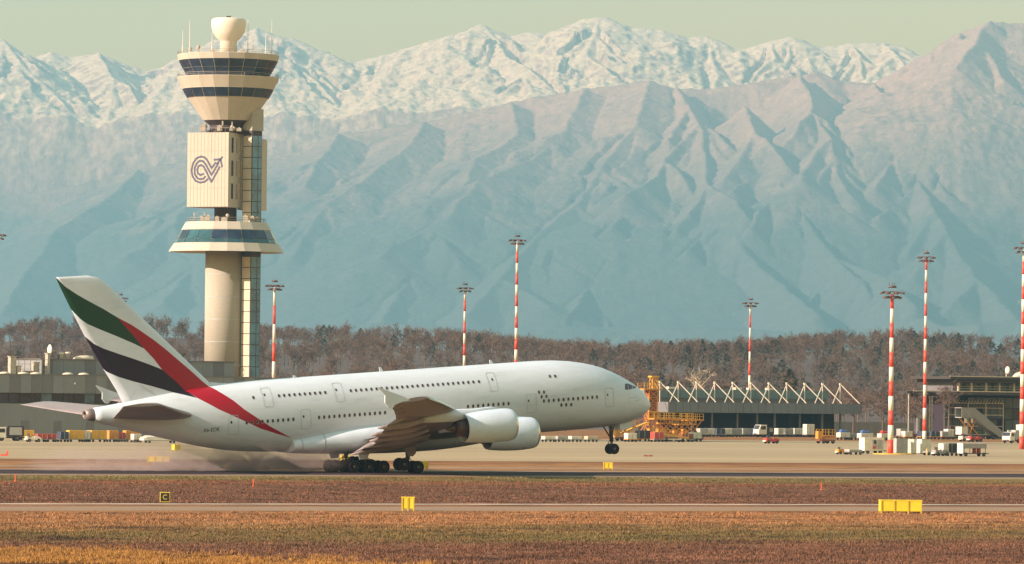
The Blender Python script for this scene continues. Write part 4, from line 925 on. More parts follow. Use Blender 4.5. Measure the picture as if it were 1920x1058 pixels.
# upper cone, balcony and cab
tower_ring("recess", [(40, 250), (40, 246), (33, 244), (33, 236), (45, 227)], M_rec, n=NS)
kit(tower, 248, 38, 56, 14, 9)
cone = tower_ring("upper_cone", [(35, 228), (45.5, 227), (75, 185.5), (76, 185), (85.5, 168), (85.5, 167.5), (95.5, 147), (95.5, 146), (76, 145.5), (30, 146)], M_conc2)
tower_panes(cone, 76.0, 185, 85.5, 168.0, M_tglass, gap=0.05)
rail_ring(cone, 95, 146, 140)
cab = tower_ring("cab", [(76, 145.5), (93, 115), (95.8, 104.5), (94, 103.5), (20, 102.5)], M_conc2)
tower_panes(cab, 76.2, 145, 92.8, 115, M_tglass, rows=2, gap=0.045)
rail_ring(cab, 95, 104, 98)
rad = tower_ring("radome", [(16.5, 102.5), (15.6, 78.5), (17, 77), (24, 70), (29.5, 61), (32, 52), (32.6, 44), (31.5, 37), (29, 35), (12, 33.6), (0.5, 33.2)], M_radome, n=28, smooth=True)
q = MB(); q.box((0, 0, TZ(32)), (0.9, 0.6, 0.35)); q.bar((0.3, 0, TZ(33)), (0.3, 0, TZ(29)), 0.05); q.build("beacon", M_frame, rad)
for i, (px, ytop) in enumerate(((340, 60), (350, 38), (396, 64), (459, 34), (495, 64), (504, 36))):
    q = MB(); x = (px - 424) * TK; y = (-3.0, 2.0, -5.0, 3.0, -2.0, 2.5)[i]; q.bar((x, y, TZ(103)), (x, y, TZ(ytop)), 0.09, 6, r2=0.045); q.bar((x, y, TZ(103)), (x, y, TZ(90)), 0.14, 6); q.build("whip_aerial", M_radome, cab)
kit(cab, 103, 30, 80, 9, 21)
# ------------------------------------------------------------------ terminal buildings (they run parallel to the runway)
M_grey = mat("grey_cladding", (0.20, 0.20, 0.20), 0.7, var=0.10, scale=0.15, streak=True)
M_grey2 = mat("grey_cladding_dark", (0.155, 0.145, 0.145), 0.7, var=0.12, scale=0.2, streak=True)
M_roof = mat("roof_felt", (0.18, 0.16, 0.15), 0.9)
M_bglass = mat("band_glass", (0.022, 0.02, 0.035), 0.15, var=0.5, scale=0.2)
M_bglass2 = mat("band_glass_pale", (0.07, 0.10, 0.13), 0.2, var=0.4, scale=0.3)
M_teal = mat("teal_cladding", (0.13, 0.19, 0.19), 0.6, var=0.15, scale=0.3)
M_cream = mat("cream_steel", (0.60, 0.51, 0.38), 0.6, var=0.12, scale=1.0)
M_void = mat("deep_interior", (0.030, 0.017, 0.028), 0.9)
M_green = mat("green_glass", (0.045, 0.085, 0.075), 0.15, var=0.5, scale=0.4)
M_wallg = mat("boundary_concrete", (0.22, 0.19, 0.16), 0.9)
def frame(name, px, D, label, cat, py=800, rz=YAW):
    g = G(px, D, py); return empty(name, (g.x, g.y, 0), rz, label, cat)
def part(parent, name, m, *boxes, bevel=0.0):
    q = MB()
    for b in boxes: q.box2(b[0], b[1])
    return q.build(name, m, parent, bevel=bevel)
# long grey service building on the left
lb = frame("service_building", 250, 1000, "long low grey service building with dark window band behind the airliner's tail", "building")
XL, XR = -44.0, 29.5
body = part(lb, "wall", M_grey, ((XL, 0, 0), (XR, 22, 6.7)), ((XL, 0.6, 6.7), (XR, 22, 8.8)))
k = 0; x = XL
while x < XR - 0.1:                                             # cladding panels over the window band
    w_ = 2.25; q = MB(); q.box2((x + 0.02, -0.25, 8.8), (min(XR, x + w_) - 0.02, 0.7, 12.25)); q.build("panel", M_grey2 if k % 7 in (1, 3, 4) else M_grey, body)
    q = MB(); q.box2((x + 0.06, 0.35, 6.85), (min(XR, x + w_) - 0.06, 0.62, 8.75)); q.build("window", M_bglass2 if k % 9 in (2, 6) or k == 15 else M_bglass, body)
    if k % 3 == 0: q = MB(); q.box2((x + 0.3, -0.06, 0.1), (x + w_ - 0.3, 0.1, 3.4)); q.build("door", M_grey2, body)
    x += w_; k += 1
part(lb, "roof", M_roof, ((XL, -0.35, 12.25), (XR, 22, 12.45)))
part(lb, "upper_storey", M_grey, ((-17.0, 6, 12.45), (24, 20, 15.35)))
for i in range(18): part(lb, "panel", M_grey if i % 4 else M_grey2, ((-17 + i * 2.28 + 0.03, 5.93, 12.5), (-17 + (i + 1) * 2.28 - 0.03, 6.05, 15.3)))
part(lb, "upper_roof", M_roof, ((-17.3, 5.7, 15.35), (24.3, 20, 15.5)))
for px, w_, h, yy in ((-24.6, 1.2, 3.3, 3), (-23.2, 0.8, 1.5, 3), (-19.3, 1.1, 2.2, 4), (-21.4, 2.2, 0.5, 4), (-16.5, 0.5, 4.0, 4)):
    part(lb, "rooftop_unit", M_kit, ((px, yy, 12.45), (px + w_, yy + 1.4, 12.45 + h)), ((px - 0.15, yy - 0.1, 12.45 + h), (px + w_ + 0.15, yy + 1.5, 12.45 + h + 0.15)))
q = MB()
for i in range(7): q.bar((-24 + i * 1.2, 3.2, 12.5), (-24 + i * 1.2, 3.2, 15.3), 0.06)
for z in (13.4, 14.4, 15.3): q.bar((-24, 3.2, z), (-16.8, 3.2, z), 0.05)
q.build("pipe_rack", M_kit, lb)
for x in (-26.5, -22.6, -20.0, -13.3, -10.0, -31, -36):
    q = MB(); q.lathe([(1.1, 0.0), (1.05, 0.12), (0.8, 0.28), (0.4, 0.38), (0.02, 0.4)], 14, (x, 1.4, 12.45)); q.build("skylight_dome", M_cream, lb)
q = MB(); q.bar((-15.4, 7, 15.5), (-15.4, 7, 16.4), 0.1, 6); q.lathe([(0.05, 0), (0.7, 0.1), (1.15, 0.35), (1.1, 0.4), (0.6, 0.2), (0.05, 0.12)], 16, (-15.4, 6.6, 17.2), axis='X')
dish = q.build("dish_aerial", M_radome, lb)
for x, h in ((-12.2, 0.9), (-10.9, 1.0), (8.5, 1.3), (12.5, 0.9)):
    q = MB(); q.lathe([(0.35, 0), (0.35, h), (0.55, h + 0.1), (0.5, h + 0.35), (0.1, h + 0.4)], 12, (x, 7.4, 15.5)); q.build("vent_cowl", M_radome, lb)
q = MB(); q.loft([[(-9.5 + a * 0.9, 8 + r * math.cos(t), 15.5 + max(0, 0.9 * r * math.sin(t))) for t in [math.pi * j / 7 for j in range(8)]] for a, r in ((0, 0.2), (0.6, 0.6), (1.6, 0.8), (3, 0.9), (4.4, 0.8))]); q.build("roof_light", M_cream, lb)
q = MB()
for i in range(9):
    q.bar((4.5 + i * 0.9, 9, 15.5), (4.5 + i * 0.9, 9, 16.5 + 0.4 * (i % 3)), 0.05); q.bar((4.5, 9, 15.9 + 0.12 * i), (12, 9, 15.9 + 0.08 * i), 0.035)
q.build("pipe_rack", M_kit, lb)
q = MB(); q.lathe([(0.16, 0.0), (0.2, 0.1), (0.2, 0.3), (0.08, 0.34)], 10, (-12.5, -0.45, 10.7), axis='Y'); q.build("wall_lamp", M_radome, lb)
part(lb, "rear_annexe", M_grey2, ((24.5, 10, 0), (40, 24, 12.3)))
# pier with the row of A-shaped masts
pb = frame("pier_building", 1425, 1290, "low dark open-fronted pier building with a row of cream A-shaped roof masts", "building")
PL, PR = -23.5, 22.6
fas = part(pb, "canopy", M_grey2, ((PL, -3.0, 6.35), (PR, 9.0, 8.45)))
n_f = 26; M_fas = mat("fascia_blue_grey", (0.155, 0.165, 0.17), 0.6, var=0.12, scale=0.4, streak=True)
for i in range(n_f): part(fas, "panel", M_fas, ((PL + (PR - PL) * i / n_f + 0.03, -3.12, 6.33), (PL + (PR - PL) * (i + 1) / n_f - 0.03, -2.98, 8.42)))
part(pb, "upper_floor", M_grey2, ((PL, 2.5, 8.45), (PR - 5.2, 9, 9.3)))
up_ = part(pb, "clerestory", M_teal, ((PL, 2.2, 9.3), (PR - 5.0, 9.2, 11.15)))
for i in range(14): part(up_, "panel", M_teal, ((PL + i * 2.93 + 0.05, 2.1, 9.35), (PL + (i + 1) * 2.93 - 0.05, 2.25, 11.05)))
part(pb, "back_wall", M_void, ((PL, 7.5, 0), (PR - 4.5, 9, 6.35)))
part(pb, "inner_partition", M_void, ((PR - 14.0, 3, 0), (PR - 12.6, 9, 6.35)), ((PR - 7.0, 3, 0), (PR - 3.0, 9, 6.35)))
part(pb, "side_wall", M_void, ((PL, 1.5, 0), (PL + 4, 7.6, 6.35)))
for x in (-17, -12.3, -6.3, -1.6, 2.6, 8.6, 14.0, 18.4): part(pb, "column", M_grey2, ((x, -1.4, 0), (x + 0.35, -1.05, 6.35)))
for i in range(11):
    x = PL + 0.3 + i * 4.30; q = MB(); q.bar((x, 1.0, 8.45), (x, 1.0, 12.6), 0.11, 8)
    q.box((x, 1.0, 12.55), (0.42, 0.35, 0.42)); q.bar((x, 0.9, 12.5), (x - 3.9, -2.6, 8.5), 0.10, 6); q.bar((x, 0.9, 12.5), (x + 2.6, -2.6, 8.5), 0.10, 6); q.build("roof_mast", M_cream, pb)
for x in (-20, -4.2, -1.0, 3.5): q = MB(); q.box2((x, 3, 11.15), (x + 1.5, 4.2, 11.6)); q.build("rooftop_unit", M_cream, pb)
# glazed steel terminal at the right edge
gb = frame("glass_terminal", 1850, 1300, "glass and steel terminal with two flat dark roofs at the right edge", "building")
part(gb, "upper_roof", M_frame, ((-10.8, -2.5, 14.0), (22, 14, 14.55)), ((-9.0, -1.5, 13.3), (22, 14, 14.0)))
part(gb, "fascia", M_cream, ((-11.0, -2.62, 14.5), (22, -2.5, 14.68)))
part(gb, "upper_storey", M_grey2, ((-7.6, 1.6, 11.4), (22, 12, 13.3)))
part(gb, "lower_roof", M_frame, ((-13.5, -3.5, 10.65), (22, 14, 11.35)), ((-20.5, -1.0, 11.0), (-13.5, 2, 11.3)))
part(gb, "fascia", M_cream, ((-20.6, -3.62, 11.3), (22, -3.5, 11.5)))
for i in range(10): part(gb, "pane", M_green, ((-7.2 + i * 1.95, 1.45, 11.55), (-5.4 + i * 1.95, 1.62, 13.1)))
for x in (-7.3, -4.1, -0.4, 2.9, 6.6, 10.2): part(gb, "column", M_cream, ((x, -0.1, 11.4), (x + 0.42, 0.3, 13.4)))
q = MB(); q.bar((-7.2, 0, 12.0), (11, 0, 12.0), 0.06); q.bar((-7.2, 0, 12.5), (11, 0, 12.5), 0.05); q.build("railing", M_cream, gb)
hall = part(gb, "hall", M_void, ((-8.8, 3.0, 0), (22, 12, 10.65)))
rg = random.Random(8)
for j in range(4):
    for i in range(11): part(hall, "pane", rg.choice((M_green, M_green, M_bglass, M_bglass2, M_void)), ((-8.7 + i * 1.9, 2.85, 0.9 + j * 2.35), (-8.7 + (i + 1) * 1.9 - 0.14, 3.02, 3.05 + j * 2.35)))
q = MB()
for z in (2.2, 4.0, 6.4, 7.9, 8.9): q.bar((-9.2, 0.4, z), (4.4, 0.4, z), 0.08)
for x in (-9.2, -4.5, 0.0, 4.4): q.bar((x, 0.4, 0), (x, 0.4, 8.9), 0.10)
for i in range(18): q.bar((-9.0 + i * 0.75, 0.35, 8.95), (-8.6 + i * 0.75, 0.35, 9.5), 0.06); 
q.build("steel_gallery", M_cream, gb)
part(gb, "gallery_floor", M_frame, ((-9.2, 0.5, 8.1), (5, 3, 8.6)), ((-9.2, 0.5, 5.6), (5, 3, 5.9)))
for x, h in ((-19.9, 10.7), (-17.4, 6.4), (-14.7, 10.3), (-14.1, 10.3), (-11.1, 10.3)):
    q = MB(); q.bar((x, -0.6, 0), (x, -0.6, h), 0.17, 8); q.bar((x - 0.5, -0.6, h), (x + 0.5, -0.6, h), 0.1); q.build("gantry_post", M_kit, gb)
part(gb, "plant_room", M_grey2, ((-16.2, 1, 0), (-13.4, 3, 5.6)))
q = MB(); q.lathe([(0.05, 0), (0.5, 0.1), (0.95, 0.35), (0.9, 0.4), (0.4, 0.2), (0.05, 0.12)], 14, (6.0, 2, 16.0), axis='X'); q.bar((6.1, 2, 14.5), (6.1, 2, 16.0), 0.12); q.build("dish_aerial", M_radome, gb)
q = MB(); q.loft([[(9 + a, 4 + r * math.cos(t), 14.5 + max(0, r * math.sin(t))) for t in [math.pi * j / 7 for j in range(8)]] for a, r in ((0, 0.3), (0.8, 1.0), (2.4, 1.5), (4, 1.6))]); q.build("roof_light", M_cream, gb)
def stretch(o, k):
    """enlarge a finished building about the eye height, feet staying on the ground"""
    for c in o.children:
        for v in c.data.vertices:
            v.co = (v.co.x * k, v.co.y * k, 0.0 if v.co.z < 0.02 else max(0.0, CAMH + (v.co.z - CAMH) * k))
        stretch(c, k)
stretch(pb, 1.215); stretch(gb, 1.187)
# low wall behind the apron, between pier and terminal
wl_ = frame("boundary_wall", 1650, 1370, "low grey concrete boundary wall between pier building and glass terminal", "wall")
for i in range(14): part(wl_, "panel", M_wallg, ((-17 + i * 2.6 + 0.03, 0, 0), (-17 + (i + 1) * 2.6 - 0.03, 0.3, 3.6)))
# lattice pylon far behind the left building
py_ = G(285, 1650, 640)
q = MB(); hb = P(285, 597, 1650).z
for sx, sy in ((-1, -1), (1, -1), (1, 1), (-1, 1)): q.bar((sx * 2.2, sy * 2.2, 0), (sx * 0.15, sy * 0.15, hb), 0.13)
for k in range(12):
    f0, f1 = k / 12, (k + 1) / 12; r0, r1 = 2.2 + (0.15 - 2.2) * f0, 2.2 + (0.15 - 2.2) * f1
    for (ax, ay), (bx, by) in zip(((-1, -1), (1, -1), (1, 1), (-1, 1)), ((1, -1), (1, 1), (-1, 1), (-1, -1))): q.bar((ax * r0, ay * r0, hb * f0), (bx * r1, by * r1, hb * f1), 0.07); q.bar((ax * r1, ay * r1, hb * f1), (bx * r1, by * r1, hb * f1), 0.07)
for z in (0.78, 0.9): q.bar((-1.6, 0, hb * z), (1.6, 0, hb * z), 0.12)
o = q.build("lattice_pylon", M_frame); o.location = py_; tag(o, "thin dark lattice pylon among trees left of the control tower", "pylon")
# ------------------------------------------------------------------ floodlight masts
M_red = mat("mast_red", (0.62, 0.060, 0.030), 0.55, var=0.10, scale=0.8)
M_mwh = mat("mast_white", (0.68, 0.60, 0.48), 0.55, var=0.10, scale=0.8)
M_lamp = mat("lamp_housing", (0.10, 0.065, 0.06), 0.5, var=0.3, scale=2)
M_lens = mat("lamp_lens", (0.50, 0.44, 0.36), 0.2, var=0.2, scale=2)
def lamp_mesh():
    q = MB(); q.loft([[(0.45, -0.16, -0.1), (0.45, 0.16, -0.1), (0.45, 0.16, 0.1), (0.45, -0.16, 0.1)], [(0.7, -0.34, -0.24), (0.7, 0.34, -0.24), (0.7, 0.34, 0.12), (0.7, -0.34, 0.12)], [(1.15, -0.30, -0.32), (1.15, 0.30, -0.32), (1.15, 0.30, 0.0), (1.15, -0.30, 0.0)], [(1.3, -0.1, -0.2), (1.3, 0.1, -0.2), (1.3, 0.1, -0.05), (1.3, -0.1, -0.05)]], smooth=False)
    q.add([(0.72, -0.28, -0.262), (1.12, -0.24, -0.335), (1.12, 0.24, -0.335), (0.72, 0.28, -0.262)], [(0, 1, 2, 3)], 1)
    return q.mesh("floodlight", [M_lamp, M_lens])
LAMP = lamp_mesh()
def light_mast(px, py, D, base_r, label, red_first=True, band=2.45, lamps=True, seed=0, few=False):
    g = G(px, D, py); H = P(px, py, D).z
    root = empty("floodlight_mast", (g.x, g.y, 0), seed * 0.37, label, "light mast", "red and white floodlight masts on the apron")
    n = max(6, int(round((H - 0.6) / band))); top_r = base_r * 0.55
    for k in range(n):
        z0_, z1_ = (H - 0.6) * k / n, (H - 0.6) * (k + 1) / n; r0 = base_r + (top_r - base_r) * k / n; r1 = base_r + (top_r - base_r) * (k + 1) / n
        q = MB(); q.bar((0, 0, z0_), (0, 0, z1_), r0, 14, r2=r1, smooth=True); q.build("band", M_red if (k % 2 == 0) == red_first else M_mwh, root)
    q = MB(); q.lathe([(0.6, -0.1), (0.75, 0.0), (0.75, 0.1), (0.5, 0.3), (0.2, 0.3)], 12, (0, 0, H + 0.55))
    for z, r in ((H - 0.2, 2.0), (H - 0.95, 1.5)):
        for j in range(12):
            a, b = math.pi * j / 6, math.pi * (j + 1) / 6; q.bar((r * 0.62 * math.cos(a), r * 0.62 * math.sin(a), z), (r * 0.62 * math.cos(b), r * 0.62 * math.sin(b), z), 0.07)
            if j % 2 == 0: q.bar((0, 0, z), (r * math.cos(a) * 0.8, r * math.sin(a) * 0.8, z), 0.06)
    for a in (0.4, 2.2, 4.4): q.bar((0.6 * math.cos(a), 0.6 * math.sin(a), H + 0.6), (0.6 * math.cos(a), 0.6 * math.sin(a), H + 1.35), 0.04)
    head = q.build("lamp_head", M_lamp, root)
    for tier, (z, r, cnt) in enumerate(((H - 0.18, 1.15, 8), (H - 0.95, 0.65, 6))):
        for j in range(cnt):
            if few and (j % 3 or tier): continue
            a = 2 * math.pi * (j + 0.3 * tier) / cnt; o = link_mesh("floodlight", LAMP, head); o.location = (math.cos(a) * (r - 0.2), math.sin(a) * (r - 0.2), z); o.rotation_euler = (0, 0.12, a)
    return root
light_mast(1673, 545, 868, 0.50, "nearest red and white floodlight mast, standing on a yellow pad beside grey cabinets", seed=1)
light_mast(1737, 480, 1150, 0.44, "tall slim red and white floodlight mast right of the nearest one, by the glass terminal", False, 2.6, seed=2)
light_mast(1920, 462, 1000, 0.5, "red and white floodlight mast cut off by the right edge", seed=3)
light_mast(1407, 566, 1350, 0.38, "short red and white floodlight mast rising behind the pier building", False, 3.2, seed=4)
light_mast(970, 448, 1200, 0.46, "tallest red and white floodlight mast, rising behind the airliner's crown", seed=5, band=2.55)
light_mast(872, 538, 1300, 0.42, "red and white floodlight mast just left of the tallest one, behind the airliner", False, 2.75, seed=6)
light_mast(515, 533, 1120, 0.46, "red and white floodlight mast standing right of the control tower", seed=7, band=3.9)
light_mast(226, 557, 1400, 0.55, "floodlight mast whose lamps peek out behind the airliner's fin", seed=8)
light_mast(-6, 438, 1150, 0.6, "floodlight mast whose lamps show at the left edge", seed=9)
q = MB(); q.lathe([(3.6, 0.0), (3.6, 0.10), (3.4, 0.16), (0.1, 0.16)], 24); pad = q.build("mast_pad", mat("pad_yellow", (0.62, 0.38, 0.04), 0.8, var=0.2)); pad.location = G(1676, 868, 852); tag(pad, "yellow painted pad under the nearest floodlight mast", "pad")
# ------------------------------------------------------------------ yellow panel boxes, sign, stakes
M_yel = mat("box_yellow", (0.72, 0.52, 0.025), 0.55, var=0.10, scale=1.5)
M_yel2 = mat("box_yellow_rib", (0.55, 0.38, 0.03), 0.55, var=0.15)
def yellow_box(px, py, D, Lx, h, npan, label, rz):
    g = P(px, py, D); root = empty("yellow_panel_box", (g.x, D, 0), rz, label, "panel box", "yellow panel boxes beside the runway"); w = 1.05
    part(root, "frame", M_yel2, ((-Lx / 2 + 0.03, -w / 2 + 0.03, 0.16), (Lx / 2 - 0.03, w / 2 - 0.03, h - 0.04)))
    for k in range(npan):
        a = -Lx / 2 + Lx * k / npan + 0.05; b = -Lx / 2 + Lx * (k + 1) / npan - 0.05
        part(root, "panel", M_yel, ((a, -w / 2, 0.18), (b, -w / 2 + 0.05, h - 0.02)), bevel=0.012); part(root, "panel", M_yel, ((a, w / 2 - 0.05, 0.18), (b, w / 2, h - 0.02)), bevel=0.012)
    part(root, "panel", M_yel, ((-Lx / 2, -w / 2 + 0.06, 0.18), (-Lx / 2 + 0.05, w / 2 - 0.06, h - 0.02)))
    for k in range(npan + 1):
        x = -Lx / 2 + Lx * k / npan; x = min(max(x, -Lx / 2 + 0.06), Lx / 2 - 0.06)
        part(root, "post", M_yel2, ((x - 0.05, -w / 2 - 0.05, 0), (x + 0.05, -w / 2 - 0.005, h))); part(root, "post", M_yel2, ((x - 0.05, w / 2 + 0.005, 0), (x + 0.05, w / 2 + 0.05, h)))
    part(root, "lid", M_yel, ((-Lx / 2 - 0.02, -w / 2 - 0.02, h), (Lx / 2 + 0.02, w / 2 + 0.02, h + 0.06)))
def gd(px, py):                                                 # depth of the ground at a photo pixel
    return FPX * CAMH / level(px, py)[1]
yellow_box(1688, 963, gd(1688, 963), 3.25, 1.0, 3, "long bright yellow panel box on the near grass at right", R_(4))
yellow_box(765, 958, gd(765, 958), 0.98, 1.0, 2, "pale yellow box on short posts by the near taxiway, below the main wheels", R_(0))
yellow_box(297, 869, gd(297, 869), 2.9, 0.85, 3, "long yellow panel box beyond the runway in drifting tyre smoke", R_(3))
yellow_box(330, 846, gd(330, 846), 1.0, 0.95, 2, "small far yellow box below the airliner's rear fuselage", R_(30))
yellow_box(790, 880, gd(790, 880), 1.55, 0.9, 2, "yellow box peeking out right of the wing landing gear", R_(10))
yellow_box(646, 867, gd(646, 867), 1.0, 0.9, 2, "yellow box glimpsed between the body landing gear struts", R_(10))
yellow_box(1140, 881, gd(1140, 881), 1.15, 0.85, 2, "pale yellow box beyond the runway below the nose wheel", R_(0))
# taxiway sign with the letter C
Ds = gd(309, 943); sg = P(309, 943, Ds)
sign = empty("taxiway_sign", (sg.x, Ds, 0), R_(6), "black square taxiway sign with yellow border and yellow letter C", "sign")
part(sign, "plate", mat("sign_yellow", (0.66, 0.47, 0.05), 0.5), ((-0.40, -0.05, 0.06), (0.40, 0.05, 0.86)))
part(sign, "face", mat("sign_black", (0.018, 0.012, 0.014), 0.5), ((-0.335, -0.07, 0.125), (0.335, -0.048, 0.795)))
tm = text_outline("C", 0.62); xs_ = [v.co.x for v in tm.vertices]; ys_ = [v.co.y for v in tm.vertices]
cx_, cy_ = (min(xs_) + max(xs_)) / 2, (min(ys_) + max(ys_)) / 2
for v in tm.vertices: v.co = ((v.co.x - cx_) * 0.88, -0.074, 0.46 + (v.co.y - cy_) * 0.9)
tm.materials.append(MATS["sign_yellow"]); link_mesh("letter", tm, sign)
part(sign, "leg", M_frame, ((-0.3, -0.03, 0), (-0.26, 0.03, 0.08))); part(sign, "leg", M_frame, ((0.26, -0.03, 0), (0.3, 0.03, 0.08)))
M_orange = mat("marker_orange", (0.60, 0.10, 0.03), 0.6)
for (px, py), lab in zip(((29, 903), (475, 912), (1540, 919)), ("thin orange marker stake in the grass at far left", "thin orange marker stake in the grass below the rear fuselage", "thin orange marker stake in the grass at right")):
    D = gd(px, py); g = P(px, py, D); q = MB(); q.bar((0, 0, 0), (0, 0, 0.72), 0.055, 8); q.lathe([(0.14, 0.0), (0.12, 0.06), (0.05, 0.09)], 10); q.box((0, 0, 0.62), (0.13, 0.13, 0.12)); o = q.build("marker_stake", M_orange); o.location = (g.x, D, 0); tag(o, lab, "marker stake", "orange marker stakes in the grass")
D = gd(8, 855); g = P(8, 855, D); q = MB(); q.box((0, 0, 0.12), (1.0, 0.3, 0.24)); q.loft([[(0.2, -0.12, 0.2), (0.55, -0.12, 0.2), (0.55, 0.12, 0.2), (0.2, 0.12, 0.2)], [(0.38, -0.05, 0.75), (0.5, -0.05, 0.75), (0.5, 0.05, 0.75), (0.38, 0.05, 0.75)]], smooth=False); o = q.build("warning_marker", M_red); o.location = (g.x, D, 0); tag(o, "small red warning marker on the apron at far left", "marker")
for px, lab in ((1211, "small dark red wheel chock on the apron, left one"), (1220, "dark red wheel chock on the apron, right one")):
    D = gd(px, 856); g = P(px, 856, D); q = MB(); q.prism([(-0.4, 0), (0.4, 0), (0.28, 0.2), (-0.28, 0.2)], -0.2, 0.2); o = q.build("wheel_chock", mat("chock_red", (0.22, 0.03, 0.03), 0.7)); o.location = (g.x, D, 0); tag(o, lab, "wheel chock")
# ------------------------------------------------------------------ ground equipment on the apron
VM = {}
def vm(name, col, rough=0.5, var=0.15): return mat("veh_" + name, col, rough, var=var, scale=1.2)
V_white = vm("white", (0.66, 0.59, 0.47)); V_grey = vm("grey", (0.27, 0.25, 0.23)); V_dark = vm("dark", (0.035, 0.022, 0.028)); V_yel = vm("yellow", (0.70, 0.36, 0.035)); V_or = vm("orange", (0.62, 0.24, 0.03)); V_red = vm("red", (0.45, 0.045, 0.03)); V_blue = vm("blue", (0.07, 0.12, 0.30)); V_navy = vm("navy", (0.035, 0.045, 0.09)); V_tan = vm("tan", (0.50, 0.40, 0.27)); V_silver = vm("silver", (0.36, 0.34, 0.31)); V_brown = vm("brown_red", (0.20, 0.055, 0.03)); V_win = mat("veh_glass", (0.03, 0.03, 0.04), 0.15)
wv = MB(); wv.lathe([(0.16, -0.14), (0.42, -0.15), (0.5, -0.08), (0.5, 0.08), (0.42, 0.15), (0.16, 0.14)], 16, axis='Y', mi=0); wv.lathe([(0.03, -0.16), (0.2, -0.13), (0.24, -0.155)], 10, axis='Y', mi=1, close=False); VW = wv.mesh("wheel", [M_tyre, M_rim])
def vroot(name, px, py, label, cat, rz=None, D=None, group=None):
    Dg = gd(px, py); g = P(px, py, Dg); o = empty(name, (g.x, Dg, 0), YAW if rz is None else R_(rz), label, cat, group)
    if D: o.scale = (Dg / D,) * 3                                # sized from a nearer estimate of the distance
    return o
def wheels(root, xs, half, r=0.35):
    for x in xs:
        for s in (-1, 1):
            o = link_mesh("wheel", VW, root); o.location = (x, s * half, r); o.scale = (r / 0.5,) * 3
def dolly(px, py, Lx, h, col, label, top=None, rz=None, chassis=V_grey, D=None, shape="box"):
    """flat airport dolly with a load"""
    root = vroot("dolly", px, py, label, "dolly", rz, D, "dollies and containers on the apron"); w = 1.7
    part(root, "chassis", chassis, ((-Lx / 2, -w / 2, 0.42), (Lx / 2, w / 2, 0.55)), ((Lx / 2, -0.06, 0.42), (Lx / 2 + 0.9, 0.06, 0.5))); wheels(root, (-Lx * 0.36, Lx * 0.36), w / 2 - 0.15, 0.24)
    if shape == "box":
        part(root, "container", col, ((-Lx / 2 + 0.06, -w / 2 + 0.05, 0.56), (Lx / 2 - 0.06, w / 2 - 0.05, 0.56 + h)), bevel=0.05)
        for k in range(3): part(root, "rib", V_silver if col is not V_silver else V_grey, ((-Lx / 2 + 0.06 + (Lx - 0.2) * k / 2, -w / 2 + 0.015, 0.56), (-Lx / 2 + 0.14 + (Lx - 0.2) * k / 2, -w / 2 + 0.049, 0.5 + h)))
    else:                                                        # container with the slanted lower corner
        q = MB(); q.prism([(-Lx / 2 + 0.1, 0.56), (Lx / 2 - 0.5, 0.56), (Lx / 2, 0.56 + h * 0.35), (Lx / 2, 0.56 + h), (-Lx / 2 + 0.1, 0.56 + h)], -w / 2 + 0.05, w / 2 - 0.05); q.build("container", col, root, bevel=0.03)
        part(root, "door_panel", V_silver, ((-Lx / 2 + 0.25, -w / 2 + 0.02, 0.7), (Lx / 2 - 0.55, -w / 2 + 0.049, 0.45 + h)))
    if top is not None:
        q = MB(); q.loft([[(-Lx * 0.30, -0.5, 0.57 + h), (Lx * 0.3, -0.5, 0.57 + h), (Lx * 0.3, 0.5, 0.57 + h), (-Lx * 0.3, 0.5, 0.57 + h)], [(-Lx * 0.34, -0.55, 0.85 + h), (Lx * 0.26, -0.5, 0.95 + h), (Lx * 0.3, 0.5, 0.9 + h), (-Lx * 0.3, 0.5, 1.0 + h)], [(-Lx * 0.2, -0.3, 1.2 + h), (Lx * 0.2, -0.25, 1.05 + h), (Lx * 0.2, 0.3, 1.1 + h), (-Lx * 0.2, 0.3, 1.15 + h)]], smooth=False); q.build("tarpaulin", top, root)
    return root
def tug(px, py, col, label, rz=None, D=None, s=1.0):
    root = vroot("tow_tractor", px, py, label, "tow tractor", rz, D)
    q = MB(); q.prism([(-1.3, 0.35), (1.3, 0.35), (1.35, 0.75), (0.9, 1.0), (0.1, 1.0), (0.0, 0.8), (-0.9, 0.8), (-1.0, 1.0), (-1.35, 1.0)], -0.68, 0.68); q.build("body", col, root, bevel=0.05)
    part(root, "seat", V_dark, ((-0.8, -0.4, 0.81), (-0.4, 0.4, 0.95)), ((-0.9, -0.4, 0.95), (-0.8, 0.4, 1.45))); q = MB(); q.bar((0.1, 0.2, 0.95), (-0.15, 0.2, 1.25), 0.03); q.lathe([(0.17, 0), (0.2, 0.03), (0.17, 0.05)], 12, (-0.15, 0.2, 1.25)); q.build("steering_wheel", V_dark, root)
    part(root, "bumper", V_white, ((1.36, -0.6, 0.35), (1.5, 0.6, 0.6)), ((-1.5, -0.5, 0.35), (-1.36, 0.5, 0.6))); wheels(root, (-0.85, 0.85), 0.6, 0.33); root.scale = root.scale * s; return root
